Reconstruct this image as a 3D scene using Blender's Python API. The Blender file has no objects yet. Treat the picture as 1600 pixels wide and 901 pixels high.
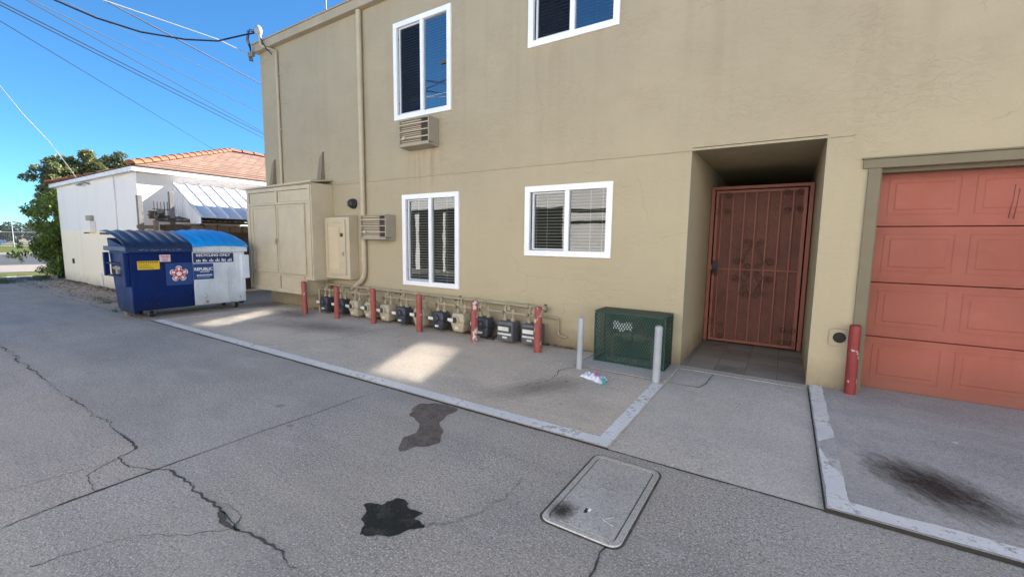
import bpy, bmesh, math, random
from mathutils import Vector, Matrix, noise as mnoise
random.seed(7)
SC = bpy.context.scene
COL = SC.collection
R = math.radians

# ------------------------------------------------------------------ materials
class NT:
    def __init__(s, name):
        s.m = bpy.data.materials.new(name); s.m.use_nodes = True
        s.t = s.m.node_tree; s.t.nodes.clear()
        s.out = s.t.nodes.new('ShaderNodeOutputMaterial')
        s.tc = s.t.nodes.new('ShaderNodeTexCoord')
        s.vec = s.tc.outputs['Object']
    def n(s, typ, **kw):
        nd = s.t.nodes.new(typ)
        for k, v in kw.items():
            if k.startswith('_'): setattr(nd, k[1:], v)
            else: s.set(nd.inputs[k.replace('__', ' ')], v)
        return nd
    def set(s, sock, v):
        if isinstance(v, bpy.types.NodeSocket): s.t.links.new(v, sock)
        elif hasattr(sock, 'default_value'):
            if isinstance(v, tuple) and len(v) == 3 and sock.type == 'RGBA': v = (*v, 1)
            sock.default_value = v
    def mapv(s, scale=(1, 1, 1), loc=(0, 0, 0), rot=(0, 0, 0), vec=None):
        nd = s.t.nodes.new('ShaderNodeMapping')
        s.set(nd.inputs['Vector'], vec or s.vec)
        nd.inputs['Scale'].default_value = scale; nd.inputs['Location'].default_value = loc
        nd.inputs['Rotation'].default_value = rot
        return nd.outputs[0]
    def noise(s, scale, detail=4, rough=.55, vec=None, dist=0):
        nd = s.n('ShaderNodeTexNoise', Scale=scale, Detail=detail, Roughness=rough, Distortion=dist)
        s.set(nd.inputs['Vector'], vec or s.vec)
        return nd.outputs[0]
    def vor(s, scale, vec=None, feature='F1'):
        nd = s.n('ShaderNodeTexVoronoi', Scale=scale, _feature=feature)
        s.set(nd.inputs['Vector'], vec or s.vec)
        return nd
    def ramp(s, fac, a, b, va=0., vb=1.):
        nd = s.n('ShaderNodeMapRange', _clamp=True)
        s.set(nd.inputs[0], fac); nd.inputs[1].default_value = a; nd.inputs[2].default_value = b
        nd.inputs[3].default_value = va; nd.inputs[4].default_value = vb
        return nd.outputs[0]
    def math(s, op, a, b=0.):
        nd = s.n('ShaderNodeMath', _operation=op); s.set(nd.inputs[0], a); s.set(nd.inputs[1], b)
        return nd.outputs[0]
    def mix(s, fac, a, b, mode='MIX'):
        nd = s.n('ShaderNodeMix', _data_type='RGBA', _blend_type=mode)
        s.set(nd.inputs[0], fac); s.set(nd.inputs[6], a); s.set(nd.inputs[7], b)
        return nd.outputs[2]
    def bump(s, h, strength=.3, dist=.01, normal=None):
        nd = s.n('ShaderNodeBump', Strength=strength, Distance=dist, Height=h)
        if normal: s.set(nd.inputs['Normal'], normal)
        return nd.outputs[0]
    def bsdf(s, col, rough=.7, normal=None, metal=0., spec=.5, **kw):
        nd = s.t.nodes.new('ShaderNodeBsdfPrincipled')
        s.set(nd.inputs['Base Color'], col); s.set(nd.inputs['Roughness'], rough)
        s.set(nd.inputs['Metallic'], metal); s.set(nd.inputs['Specular IOR Level'], spec)
        if normal: s.set(nd.inputs['Normal'], normal)
        for k, v in kw.items(): s.set(nd.inputs[k.replace('__', ' ')], v)
        return nd.outputs[0]
    def end(s, sh):
        s.t.links.new(sh, s.out.inputs[0]); return s.m
    def objrand(s):
        return s.n('ShaderNodeObjectInfo').outputs['Random']
    def sep(s, vec=None):
        nd = s.n('ShaderNodeSeparateXYZ'); s.set(nd.inputs[0], vec or s.vec); return nd.outputs

def c3(*v): return tuple(v)

def paint(name, col, rough=.55, var=.12, bump=.15, scale=6., wear=None, wearcol=(.3, .3, .3), weart=.62, spec=.4, metal=0.):
    k = NT(name)
    rnd = k.n('ShaderNodeVectorMath', _operation='ADD'); k.set(rnd.inputs[0], k.vec)
    k.set(rnd.inputs[1], k.math('MULTIPLY', k.objrand(), 37.))
    v = rnd.outputs[0]
    n1 = k.noise(scale, 5, .6, v)
    c = k.mix(k.ramp(n1, .3, .7), tuple(x * (1 - var) for x in col), tuple(min(1, x * (1 + var)) for x in col))
    grime = k.ramp(k.noise(scale * .37, 6, .65, v), .5, .78, 0., .35)
    c = k.mix(grime, c, tuple(x * .55 + .012 for x in col))
    if wear:
        w = k.ramp(k.noise(wear, 6, .62, v), weart, weart + .03)
        c = k.mix(w, c, wearcol)
        h = k.math('SUBTRACT', k.noise(scale * 9, 3, .6, v), k.math('MULTIPLY', w, .9))
    else: h = k.noise(scale * 9, 3, .6, v)
    return k.end(k.bsdf(c, k.ramp(n1, .2, .8, rough - .08, rough + .1), k.bump(h, bump, .004), metal, spec))

def concrete(name, base, speck=.5, streak=.3, slabs=False):
    k = NT(name)
    b = base
    big = k.noise(.33, 5, .6)
    med = k.noise(1.7, 6, .68)
    c = k.mix(k.ramp(big, .32, .7), tuple(x * .74 for x in b), tuple(x * 1.2 for x in b))
    c = k.mix(k.ramp(k.noise(.21, 4, .55, k.mapv(loc=(9, 4, 0))), .4, .62, 0, .8), c, (b[0] * 1.08, b[1] * .98, b[2] * .87))
    if slabs:   # separate pours of slightly different concrete on each side of the joints
        sx = k.sep()
        near = k.math('LESS_THAN', sx[1], -4.6); west = k.math('LESS_THAN', sx[0], -3.455)
        c = k.mix(k.math('MULTIPLY', k.math('MULTIPLY', near, west), .8), c, (b[0] * 1.08, b[1] * .97, b[2] * .9), 'MIX')
        c = k.mix(k.math('MULTIPLY', k.math('MULTIPLY', near, k.math('SUBTRACT', 1., west)), .55), c, (b[0] * .98, b[1] * .96, b[2] * .93), 'MIX')
    c = k.mix(k.ramp(med, .5, .85, 0, .55), c, tuple(x * .58 for x in b))
    # tyre wear along the alley
    st = k.noise(1., 5, .6, k.mapv(scale=(.25, 2.6, 1)))
    c = k.mix(k.ramp(st, .48, .78, 0, streak), c, tuple(x * .58 for x in b))
    # broad damp-dark blotches and drip runs
    bl = k.noise(.8, 5, .62, k.mapv(loc=(2, 13, 4), rot=(0, 0, .5), scale=(.7, 1.5, 1)))
    c = k.mix(k.ramp(bl, .5, .7, 0, .5), c, tuple(x * .6 for x in b))
    # pale scuffs
    sc = k.noise(3.1, 7, .7, k.mapv(scale=(.6, 1.6, 1), loc=(3, 8, 1)))
    c = k.mix(k.ramp(sc, .57, .72, 0, .4), c, tuple(min(1, x * 1.3) for x in b))
    # exposed aggregate: dark pits and pale stones
    ag = k.noise(62., 3, .8)
    ag2 = k.noise(88., 2, .8, k.mapv(loc=(3, 3, 3)))
    pat = k.ramp(k.noise(.7, 4, .6, k.mapv(loc=(7, 1, 2))), .35, .6, .55, 1.)
    c = k.mix(k.math('MULTIPLY', k.ramp(ag, .535, .60, 0, 1. * speck), pat), c, tuple(x * .30 for x in b))
    c = k.mix(k.math('MULTIPLY', k.ramp(ag2, .55, .62, 0, .9 * speck), pat), c, tuple(min(1, x * 2.0) for x in b))
    ag3 = k.noise(30., 4, .8)
    c = k.mix(k.ramp(ag3, .56, .66, 0, .6 * speck), c, tuple(x * .42 for x in b))
    c = k.mix(k.ramp(ag3, .34, .44, .4 * speck, 0), c, tuple(min(1, x * 1.5) for x in b))
    # gum, oil drips
    vv = k.vor(2.1)
    rad = k.ramp(k.noise(1.3, 2, .5, k.mapv(loc=(5, 5, 5))), .38, .7, .0, .085)
    spot = k.ramp(k.math('SUBTRACT', k.math('ADD', vv.outputs['Distance'], k.math('MULTIPLY', k.noise(16., 4), .09)), rad), .03, .055, 1, 0)
    c = k.mix(k.math('MULTIPLY', spot, .5), c, tuple(x * .38 for x in b))
    v2 = k.vor(5.2)
    rad2 = k.ramp(k.noise(2.1, 2, .5, k.mapv(loc=(1, 7, 5))), .42, .72, .0, .12)
    spot2 = k.math('LESS_THAN', k.math('ADD', v2.outputs['Distance'], k.math('MULTIPLY', k.noise(40., 3), .10)), rad2)
    c = k.mix(k.math('MULTIPLY', spot2, .75), c, tuple(x * .25 for x in b))
    v3 = k.vor(1.1, k.mapv(loc=(4, 2, 0)))
    sp3 = k.math('LESS_THAN', k.math('ADD', v3.outputs['Distance'], k.math('MULTIPLY', k.noise(50., 2), .015)), .026)
    c = k.mix(sp3, c, (.62, .6, .57))
    h = k.math('ADD', k.math('MULTIPLY', ag, -.7), k.math('ADD', k.math('MULTIPLY', ag2, .5), k.math('MULTIPLY', med, .8)))
    return k.end(k.bsdf(c, k.ramp(med, .3, .8, .8, .93), k.bump(h, .6, .007), 0, .25))

def stucco(name, base):
    k = NT(name)
    big = k.noise(.5, 5, .6)
    c = k.mix(k.ramp(big, .3, .72), (base[0] * .90, base[1] * .90, base[2] * .91), (base[0] * 1.07, base[1] * 1.06, base[2] * 1.04))
    pat = k.noise(.9, 6, .6, k.mapv(loc=(11, 3, 2)))
    c = k.mix(k.ramp(pat, .50, .56, 0, .22), c, (base[0] * 1.12, base[1] * 1.08, base[2] * 1.05))
    pat2 = k.noise(1.6, 6, .65, k.mapv(loc=(1, 3, 22)))
    c = k.mix(k.ramp(pat2, .54, .7, 0, .3), c, (base[0] * .84, base[1] * .80, base[2] * .74))
    drip = k.noise(1., 6, .62, k.mapv(scale=(3.2, 3.2, .13)))
    c = k.mix(k.ramp(drip, .52, .78, 0, .42), c, (base[0] * .76, base[1] * .72, base[2] * .66))
    # lighter, yellower tone on the lower wall, and splash dirt near the ground
    s = k.sep(); z = s[2]
    zw = k.math('ADD', z, k.math('MULTIPLY', k.noise(1.6, 5, .65), .7))
    c = k.mix(k.ramp(zw, 2.2, 4.2, .75, 0), c, (base[0] * 1.17, base[1] * 1.16, base[2] * 1.08))
    dirt = k.math('MULTIPLY', k.ramp(k.math('ADD', z, k.math('MULTIPLY', k.noise(5., 6, .7), .32)), .13, .48, 1, 0), .8)
    c = k.mix(dirt, c, (.16, .12, .08))
    # rusty runs below the upper air conditioner
    run = k.math('MULTIPLY', k.ramp(k.noise(1., 5, .65, k.mapv(scale=(9, 9, .7), loc=(2, 0, 0))), .48, .62),
                 k.math('MULTIPLY', k.math('MULTIPLY', k.ramp(s[0], -5.95, -5.6), k.ramp(s[0], -4.95, -5.3)), k.math('MULTIPLY', k.ramp(z, 2.35, 3.0), k.ramp(z, 3.22, 3.1))))
    c = k.mix(k.math('MULTIPLY', run, .6), c, (.27, .17, .07))
    tro = k.noise(8., 6, .62, k.mapv(scale=(1, 1, 1.9)), .4)
    fine = k.noise(55., 4, .75)
    fl = k.noise(20., 3, .6, k.mapv(scale=(1, 1, 2.8), rot=(0, .35, 0)))
    fl2 = k.ramp(fl, .69, .72)
    c = k.mix(k.math('MULTIPLY', fl2, k.ramp(k.noise(.9, 3), .40, .62, .05, .6)), c, tuple(x * .52 for x in base))
    # fine shrinkage cracks
    vc = k.n('ShaderNodeTexVoronoi', Scale=.8, _feature='DISTANCE_TO_EDGE')
    wv = k.n('ShaderNodeVectorMath', _operation='ADD'); k.set(wv.inputs[0], k.vec)
    nv = k.n('ShaderNodeTexNoise', Scale=3., Detail=5.); k.set(nv.inputs['Vector'], k.vec); sv = k.n('ShaderNodeVectorMath', _operation='SCALE', Scale=.35); k.set(sv.inputs[0], nv.outputs['Color'])
    k.set(wv.inputs[1], sv.outputs[0]); k.set(vc.inputs['Vector'], wv.outputs[0])
    ck = k.math('MULTIPLY', k.ramp(vc.outputs[0], .0, .0035, 1, 0), k.ramp(k.noise(.7, 3, .5, k.mapv(loc=(4, 4, 9))), .52, .62, 0, .5))
    c = k.mix(ck, c, tuple(x * .45 for x in base))
    ridge = k.ramp(tro, .47, .55)
    h = k.math('ADD', k.math('MULTIPLY', ridge, k.ramp(k.noise(1.1, 3, .5, k.mapv(loc=(8, 1, 1))), .42, .65, .06, .46)), k.math('ADD', k.math('MULTIPLY', fine, .5), k.math('MULTIPLY', fl2, -.5)))
    h = k.math('ADD', h, k.math('MULTIPLY', tro, .5))
    return k.end(k.bsdf(c, .88, k.bump(h, .62, .013), 0, .2))

def glass_mat(name, tint=(.75, .85, .85), refl=2.6, thru=1.0):
    k = NT(name)
    fr = k.n('ShaderNodeFresnel', IOR=1.5)
    fac = k.math('MINIMUM', k.math('MULTIPLY', fr.outputs[0], refl), 1.)
    wob = k.bump(k.noise(1.6, 2, .5), .05, .02)
    gl = k.n('ShaderNodeBsdfGlossy', Color=(1, 1, 1, 1), Roughness=.01, Normal=wob)
    tr = k.n('ShaderNodeBsdfTransparent', Color=(*[x * thru for x in tint], 1))
    mx = k.n('ShaderNodeMixShader'); k.set(mx.inputs[0], fac)
    k.set(mx.inputs[1], tr.outputs[0]); k.set(mx.inputs[2], gl.outputs[0])
    return k.end(mx.outputs[0])

def screen_mat(name, col, opac):
    k = NT(name)
    d = k.bsdf(col, .8, spec=.1)
    tr = k.n('ShaderNodeBsdfTransparent')
    mx = k.n('ShaderNodeMixShader'); k.set(mx.inputs[0], opac)
    k.set(mx.inputs[1], tr.outputs[0]); k.set(mx.inputs[2], d)
    return k.end(mx.outputs[0])

def leaf_mat(name, a, b, trans=.25, spec=.35):
    k = NT(name)
    g = k.n('ShaderNodeNewGeometry')
    rnd = g.outputs['Random Per Island']
    c = k.mix(rnd, a, b)
    c = k.mix(k.ramp(k.noise(.9, 3), .4, .65, 0, .5), c, tuple(x * 1.35 for x in b))
    d = k.bsdf(c, .5, spec=spec)
    tl = k.n('ShaderNodeBsdfTranslucent', Color=c)
    mx = k.n('ShaderNodeMixShader'); k.set(mx.inputs[0], trans)
    k.set(mx.inputs[1], d); k.set(mx.inputs[2], tl.outputs[0])
    return k.end(mx.outputs[0])

def stain_mat(name, col, edge0, edge1, maxop=1., nscale=3., namp=.5, rough=.8, streak=(1, 1, 1), power=1.):
    """a soft edged stain: an unevenly bordered round spot in the object's own space"""
    k = NT(name)
    s = k.sep()
    r = k.math('SQRT', k.math('ADD', k.math('MULTIPLY', s[0], s[0]), k.math('MULTIPLY', s[1], s[1])))
    nz = k.math('MULTIPLY', k.math('SUBTRACT', k.noise(nscale, 7, .7, k.mapv(scale=streak)), .5), namp * 2)
    a = k.ramp(k.math('ADD', r, nz), edge0, edge1, maxop, 0)
    a = k.math('MULTIPLY', a, k.math('MULTIPLY', k.ramp(k.noise(60., 3, .7), .3, .6, .6, 1), k.ramp(k.noise(7., 5, .7), .3, .5, .6, 1)))
    d = k.bsdf(col, rough, k.bump(k.noise(95., 3, .7), .4, .005), spec=.3)
    tr = k.n('ShaderNodeBsdfTransparent')
    mx = k.n('ShaderNodeMixShader'); k.set(mx.inputs[0], a)
    k.set(mx.inputs[1], tr.outputs[0]); k.set(mx.inputs[2], d)
    return k.end(mx.outputs[0])

def film_mat(name, col, opac, rough=.6, spec=.4):
    k = NT(name)
    o = k.ramp(k.noise(9., 5, .7), .3, .65, opac * .6, min(1, opac * 1.1))
    d = k.bsdf(k.mix(k.ramp(k.noise(110., 3, .7), .45, .65), col, tuple(x * .6 for x in col)), rough, k.bump(k.noise(95., 3, .7), .35, .005), spec=spec)
    tr = k.n('ShaderNodeBsdfTransparent')
    mx = k.n('ShaderNodeMixShader'); k.set(mx.inputs[0], o)
    k.set(mx.inputs[1], tr.outputs[0]); k.set(mx.inputs[2], d)
    return k.end(mx.outputs[0])

def stripe_paint(name, grey):
    k = NT(name)
    n1 = k.noise(21., 7, .75)
    n2 = k.noise(2.2, 5, .65)
    w = k.ramp(k.math('ADD', k.math('MULTIPLY', n1, .85), k.math('MULTIPLY', n2, .35)), .645, .70, 0, .92)
    c = k.mix(k.ramp(n2, .3, .7), (.60, .60, .60), (.74, .74, .73))
    c = k.mix(k.ramp(k.noise(120., 3, .7), .55, .7, 0, .5), c, (.42, .42, .43))
    c = k.mix(w, c, grey)
    return k.end(k.bsdf(c, .75, k.bump(k.math('ADD', k.noise(95., 3, .7), n1), .4, .005), spec=.3))

STUC = (.366, .315, .222)
M = {}
M['stucco'] = stucco('stucco_beige', STUC)
M['cabinet'] = paint('cabinet_paint', (.50, .425, .295), .6, .08, .2, 3., 14, (.2, .16, .11), .74)
M['cabdoor'] = paint('cabinet_door_paint', (.58, .46, .30), .6, .06, .15, 3.)
M['pipe'] = paint('beige_pipe_paint', (.46, .39, .27), .5, .08, .15, 5.)
M['finpaint'] = paint('brown_grey_fin_paint', (.215, .18, .125), .7, .1, .3, 5.)
M['gap'] = paint('dark_gap', (.03, .026, .02), .9, .2)  # dark colour for gaps, openings and drawn shadow lines
M['dripred'] = paint('dark_red_drip', (.16, .045, .032), .5)
M['olive'] = paint('olive_trim_paint', (.165, .138, .088), .65, .1, .25, 3., 20, (.3, .26, .18), .76)
M['fascia'] = paint('fascia_paint', (.37, .31, .215), .65, .1, .2, 2., 9, (.22, .18, .13), .72)
M['white'] = paint('white_vinyl', (.80, .81, .82), .35, .03, .04, 2.)
M['sash'] = paint('grey_vinyl', (.55, .57, .6), .35, .03, .04, 2.)
M['blind'] = paint('blind_slats', (.62, .6, .56), .5, .05, .03, 2.)
M['blinddark'] = paint('dark_blind_slats', (.2, .18, .165), .5, .05, .03, 2.)
M['glass'] = glass_mat('window_glass', refl=2.2)
M['glassup'] = glass_mat('upper_window_glass', (.5, .6, .65), 5.5)
M['screen'] = screen_mat('insect_screen', (.012, .012, .014), .6)
M['interior'] = paint('room_interior', (.10, .09, .08), .9)
k = NT('garage_door_paint')
sz = k.sep()
c = k.mix(k.ramp(k.noise(1.3, 6, .62), .3, .7), (.25, .070, .045), (.32, .095, .066))
c = k.mix(k.ramp(k.noise(1., 6, .65, k.mapv(scale=(5, 5, .35))), .52, .75, 0, .4), c, (.25, .07, .045))
c = k.mix(k.ramp(k.noise(3.2, 7, .7, k.mapv(loc=(4, 4, 4))), .58, .74, 0, .35), c, (.36, .145, .11))
c = k.mix(k.ramp(k.math('ADD', sz[2], k.math('MULTIPLY', k.noise(4., 6, .7), .4)), .2, .6, .55, 0), c, (.16, .07, .05))
sc = k.noise(9., 6, .72, k.mapv(scale=(1, 1, 3)))
c = k.mix(k.ramp(sc, .70, .73, 0, .6), c, (.22, .06, .04))
M['salmon'] = k.end(k.bsdf(c, k.ramp(k.noise(2., 4), .3, .7, .5, .72), k.bump(k.math('ADD', k.noise(2.2, 3, .5), k.math('MULTIPLY', k.noise(70., 3), .05)), .35, .02), spec=.35))
M['gate'] = paint('gate_paint', (.25, .082, .056), .5, .1, .15, 5., 24, (.45, .33, .28), .77)
k = NT('gate_screen_perforated')
v = k.vor(85., k.mapv())
hole = k.math('LESS_THAN', v.outputs['Distance'], .33)
c = k.mix(k.ramp(k.noise(2.3, 5, .65), .35, .7), (.115, .042, .028), (.18, .066, .042))
c = k.mix(k.math('MULTIPLY', hole, .8), c, (.02, .01, .008))
M['gatescreen'] = k.end(k.bsdf(c, .7, k.bump(hole, .3, .003)))
M['black'] = paint('black_metal', (.018, .018, .02), .45, .2)
M['redpost'] = paint('red_bollard_paint', (.30, .075, .058), .5, .12, .3, 7., 7, (.50, .42, .39), .655)
M['redworn'] = paint('red_bollard_worn_paint', (.28, .068, .054), .5, .12, .4, 7., 9, (.52, .47, .45), .565)
M['reddark'] = paint('dark_red_post_paint', (.22, .03, .028), .5, .12, .4, 7., 11, (.50, .44, .42), .61)
M['galv'] = paint('galvanised_post', (.34, .36, .38), .5, .1, .2, 6.)
M['metdark'] = paint('dark_meter_paint', (.042, .047, .06), .42, .2, .2, 9.)
M['metgrey'] = paint('grey_meter_paint', (.095, .10, .115), .45, .2, .2, 9.)
M['mettan'] = paint('tan_meter_paint', (.40, .345, .245), .5, .1, .2, 9.)
M['label'] = paint('meter_label', (.62, .62, .58), .5, .1)
M['dial'] = paint('meter_dial', (.05, .05, .05), .15, .2)
M['gaspipe'] = paint('gas_pipe_paint', (.34, .285, .19), .5, .12, .2, 8., 30, (.2, .13, .08), .72)
M['rust'] = paint('rusty_metal', (.10, .055, .035), .7, .3, .3, 9.)
M['green'] = paint('green_cage_paint', (.012, .045, .034), .55, .25, .15, 8.)
M['brass'] = paint('valve_metal', (.16, .14, .10), .5, .25, .2, 14.)
def worn_steel(name, col, dark, pale, rustc, dents=.3):
    k = NT(name)
    z = k.sep()[2]
    c = k.mix(k.ramp(k.noise(1.4, 6, .65), .3, .7), tuple(x * .85 for x in col), tuple(x * 1.2 for x in col))
    c = k.mix(k.ramp(k.noise(1., 6, .68, k.mapv(scale=(4, 4, .5))), .5, .72, 0, .55), c, dark)
    scr = k.noise(7., 7, .72, k.mapv(scale=(1, .5, 3), rot=(.5, 0, 0)))
    c = k.mix(k.ramp(scr, .635, .655, 0, .7), c, pale)
    low = k.ramp(k.math('ADD', z, k.math('MULTIPLY', k.noise(6., 7, .72), .5)), .35, .75, 1, 0)
    c = k.mix(k.math('MULTIPLY', low, .65), c, dark)
    r_ = k.ramp(k.math('ADD', k.noise(11., 7, .7), k.math('MULTIPLY', low, .1)), .655, .68, 0, .85)
    c = k.mix(r_, c, rustc)
    return k.end(k.bsdf(c, k.ramp(k.noise(3., 4), .3, .7, .4, .62), k.bump(k.math('ADD', k.noise(1.9, 3, .5), k.math('MULTIPLY', k.noise(60., 3), .04)), dents, .05), spec=.18))
M['dblue'] = worn_steel('dumpster_blue', (.002, .017, .105), (.006, .010, .03), (.03, .065, .16), (.07, .04, .03))
M['dbluel'] = paint('dumpster_blue_lip', (.012, .035, .12), .45, .14, .2, 2.5, 11, (.03, .03, .04), .66)
M['dwhite'] = worn_steel('dumpster_white', (.58, .645, .70), (.33, .34, .34), (.40, .42, .45), (.20, .12, .08), .2)
M['lidblack'] = paint('navy_plastic_lid', (.016, .026, .06), .3, .2, .15, 3.)
M['lidblue'] = paint('bright_blue_plastic_lid', (.004, .29, .72), .5, .08, .1, 3.)
M['stickblue'] = paint('sticker_blue', (.018, .06, .2), .45, .03, .03)
M['sticknavy'] = paint('sticker_navy', (.015, .035, .11), .45, .03, .03)
M['stickwhite'] = paint('sticker_white', (.78, .78, .8), .45, .03, .03)
M['stickpink'] = paint('sticker_pale', (.66, .56, .58), .45, .05, .03)
M['stickred'] = paint('sticker_red', (.55, .04, .05), .45, .03, .03)
M['stickyel'] = paint('sticker_yellow', (.72, .48, .02), .45, .05, .03)
M['stickgrey'] = paint('marker_scribble', (.33, .36, .45), .6, .2, .03)
M['wheel'] = paint('caster_rubber', (.02, .02, .02), .7, .2)
M['steel'] = paint('worn_steel', (.2, .2, .21), .5, .3, .2, 9.)
k = NT('house_paint_two_tone')
z = k.sep()[2]
up = k.ramp(k.math('ADD', z, k.math('MULTIPLY', k.noise(3., 3), .02)), 1.715, 1.73)
c = k.mix(up, (.88, .77, .61), (.79, .75, .71))
c = k.mix(k.ramp(k.noise(1.1, 6, .65, k.mapv(scale=(1.6, 1.6, .4))), .5, .8, 0, .22), c, (.45, .41, .36))
c = k.mix(k.ramp(k.math('ADD', z, k.math('MULTIPLY', k.noise(4., 5), .3)), .15, .5, .55, 0), c, (.28, .23, .17))
M['house'] = k.end(k.bsdf(c, .85, k.bump(k.noise(28., 5, .7), .3, .008), spec=.2))
M['housewhite'] = paint('house_white_trim', (.74, .73, .72), .6, .05, .15, 2.)
M['siding'] = paint('white_siding', (.68, .69, .72), .6, .05, .1, 2.)
k = NT('roof_tile_tan')
br = k.n('ShaderNodeTexBrick', Scale=1., Color1=(.235, .15, .112, 1), Color2=(.30, .205, .16, 1), Mortar=(.15, .09, .065, 1))
br.inputs['Mortar Size'].default_value = .012; br.inputs['Brick Width'].default_value = .3; br.inputs['Row Height'].default_value = .24
uvn = k.n('ShaderNodeCombineXYZ'); ss = k.sep(); k.set(uvn.inputs[0], k.math('ADD', ss[1], k.math('MULTIPLY', ss[0], .02))); k.set(uvn.inputs[1], ss[0])
k.set(br.inputs['Vector'], uvn.outputs[0])
c = k.mix(k.ramp(k.noise(1.7, 5, .7), .45, .75, 0, .5), br.outputs[0], (.17, .11, .085))
M['roof'] = k.end(k.bsdf(c, .85, k.bump(k.math('ADD', k.noise(20., 4), br.outputs['Fac']), .3, .01), spec=.2))
M['hip'] = paint('hip_tile_orange', (.30, .09, .04), .75, .16, .3, 6., 8, (.18, .09, .06), .66)
M['wood'] = paint('weathered_wood', (.10, .066, .045), .85, .3, .4, 4.)
M['woodlight'] = paint('pale_wood', (.20, .155, .11), .85, .15, .4, 4.)
M['woodgrey'] = paint('grey_wood', (.17, .165, .16), .85, .2, .4, 4.)
M['awning'] = paint('white_metal_awning', (.66, .67, .72), .4, .06, .1, 2.)
M['tin'] = paint('dark_corrugated_tin', (.05, .045, .045), .6, .3)
GREY = (.342, .326, .306)
M['alley'] = concrete('alley_concrete', GREY, speck=.85, streak=.5, slabs=True)
M['pad'] = concrete('parking_pad_concrete', (.53, .475, .41), speck=.6, streak=.45)
M['apron'] = concrete('garage_apron_concrete', (.375, .37, .36), speck=.6, streak=.35)
M['walk'] = concrete('walk_concrete', (.46, .44, .41), speck=.5, streak=.1)
M['dirtstrip'] = concrete('old_broken_concrete', (.36, .31, .26), speck=.6, streak=.5)
M['coverc'] = concrete('cover_concrete', (.40, .385, .35), speck=.4, streak=.1)
M['crack'] = paint('dark_joint', (.075, .07, .06), .95, .4, .4, 14.)
M['stripe'] = stripe_paint('worn_white_paint', GREY)
k = NT('slate_tile')
br = k.n('ShaderNodeTexBrick', Scale=1., Color1=(.16, .145, .13, 1), Color2=(.27, .255, .235, 1), Mortar=(.12, .11, .10, 1))
br.offset = 0.0
br.inputs['Mortar Size'].default_value = .006; br.inputs['Brick Width'].default_value = .33; br.inputs['Row Height'].default_value = .33
k.set(br.inputs['Vector'], k.vec)
c = k.mix(k.ramp(k.noise(5., 6, .7), .4, .7, 0, .6), br.outputs[0], (.32, .29, .26))
M['slate'] = k.end(k.bsdf(c, .6, k.bump(k.math('ADD', k.noise(14., 6, .7), br.outputs['Fac']), .4, .006)))
M['wet'] = film_mat('wet_patch', (.018, .021, .018), 1.0, .5, .25)
M['brown'] = film_mat('dried_brown_spill', (.135, .10, .08), .62, .8, .2)
M['trail'] = film_mat('faint_spill', (.09, .085, .08), .22, .8, .2)
M['oil'] = stain_mat('old_oil', (.022, .02, .017), .15, 1.1, .96, 3.0, .8, .6, (1., 1.9, 1))
M['dust'] = stain_mat('rubbed_concrete', (.10, .09, .08), .0, 1.1, .42, 3.2, .9, .85, (.5, 2.4, 1))
M['street'] = paint('asphalt', (.055, .055, .058), .9, .2, .3, 3.)
M['kerb'] = paint('pale_sidewalk', (.22, .19, .17), .9, .1, .3, 3.)
M['soil'] = paint('dry_soil', (.15, .125, .095), .95, .25, .4, 2.)
k = NT('lawn')
M['lawn'] = k.end(k.bsdf(k.mix(k.ramp(k.noise(.9, 6, .7), .35, .7), (.05, .075, .02), (.12, .12, .045)), .95, k.bump(k.noise(30., 4), .6, .03), spec=.1))
M['leaf'] = leaf_mat('broad_leaf', (.05, .10, .025), (.24, .30, .08))
M['leafdark'] = leaf_mat('tree_leaf', (.07, .10, .045), (.28, .29, .13), .25, .5)
M['leaffar'] = leaf_mat('far_leaf', (.02, .035, .015), (.04, .06, .025), .1, .1)
M['bark'] = paint('bark', (.11, .085, .06), .9, .3, .5, 6.)
M['grass'] = leaf_mat('grass_blade', (.05, .085, .02), (.16, .17, .06), .3, .2)
M['litter'] = leaf_mat('dead_leaf', (.05, .028, .014), (.17, .10, .05), .1, .2)
M['wire'] = paint('wire_dark', (.012, .013, .03), .6, .1)
M['wirelight'] = paint('wire_light', (.5, .48, .45), .6, .1)
M['car'] = paint('car_blue_paint', (.03, .07, .17), .25, .05, .02, 1., spec=.6)
M['carglass'] = paint('car_glass', (.02, .025, .03), .1, .05, .02, 1., spec=.6)
M['oppo'] = paint('opposite_wall_paint', (.74, .73, .71), .85, .06, .3, 2.)
M['oppodoor'] = paint('opposite_door_paint', (.74, .74, .72), .6, .03, .1, 2.)
M['creosote'] = paint('pole_wood', (.075, .055, .042), .9, .25, .5, 5.)
M['cloth'] = paint('white_cloth', (.66, .70, .76), .9, .08, .3, 20.)
M['clothpink'] = paint('pink_print', (.58, .20, .42), .9, .2, .3, 20.)
M['clothteal'] = paint('teal_print', (.12, .42, .40), .9, .2, .3, 20.)
M['pvc'] = paint('grey_plastic_vent', (.33, .285, .21), .6, .08, .1, 8.)
M['mirror'] = None

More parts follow.
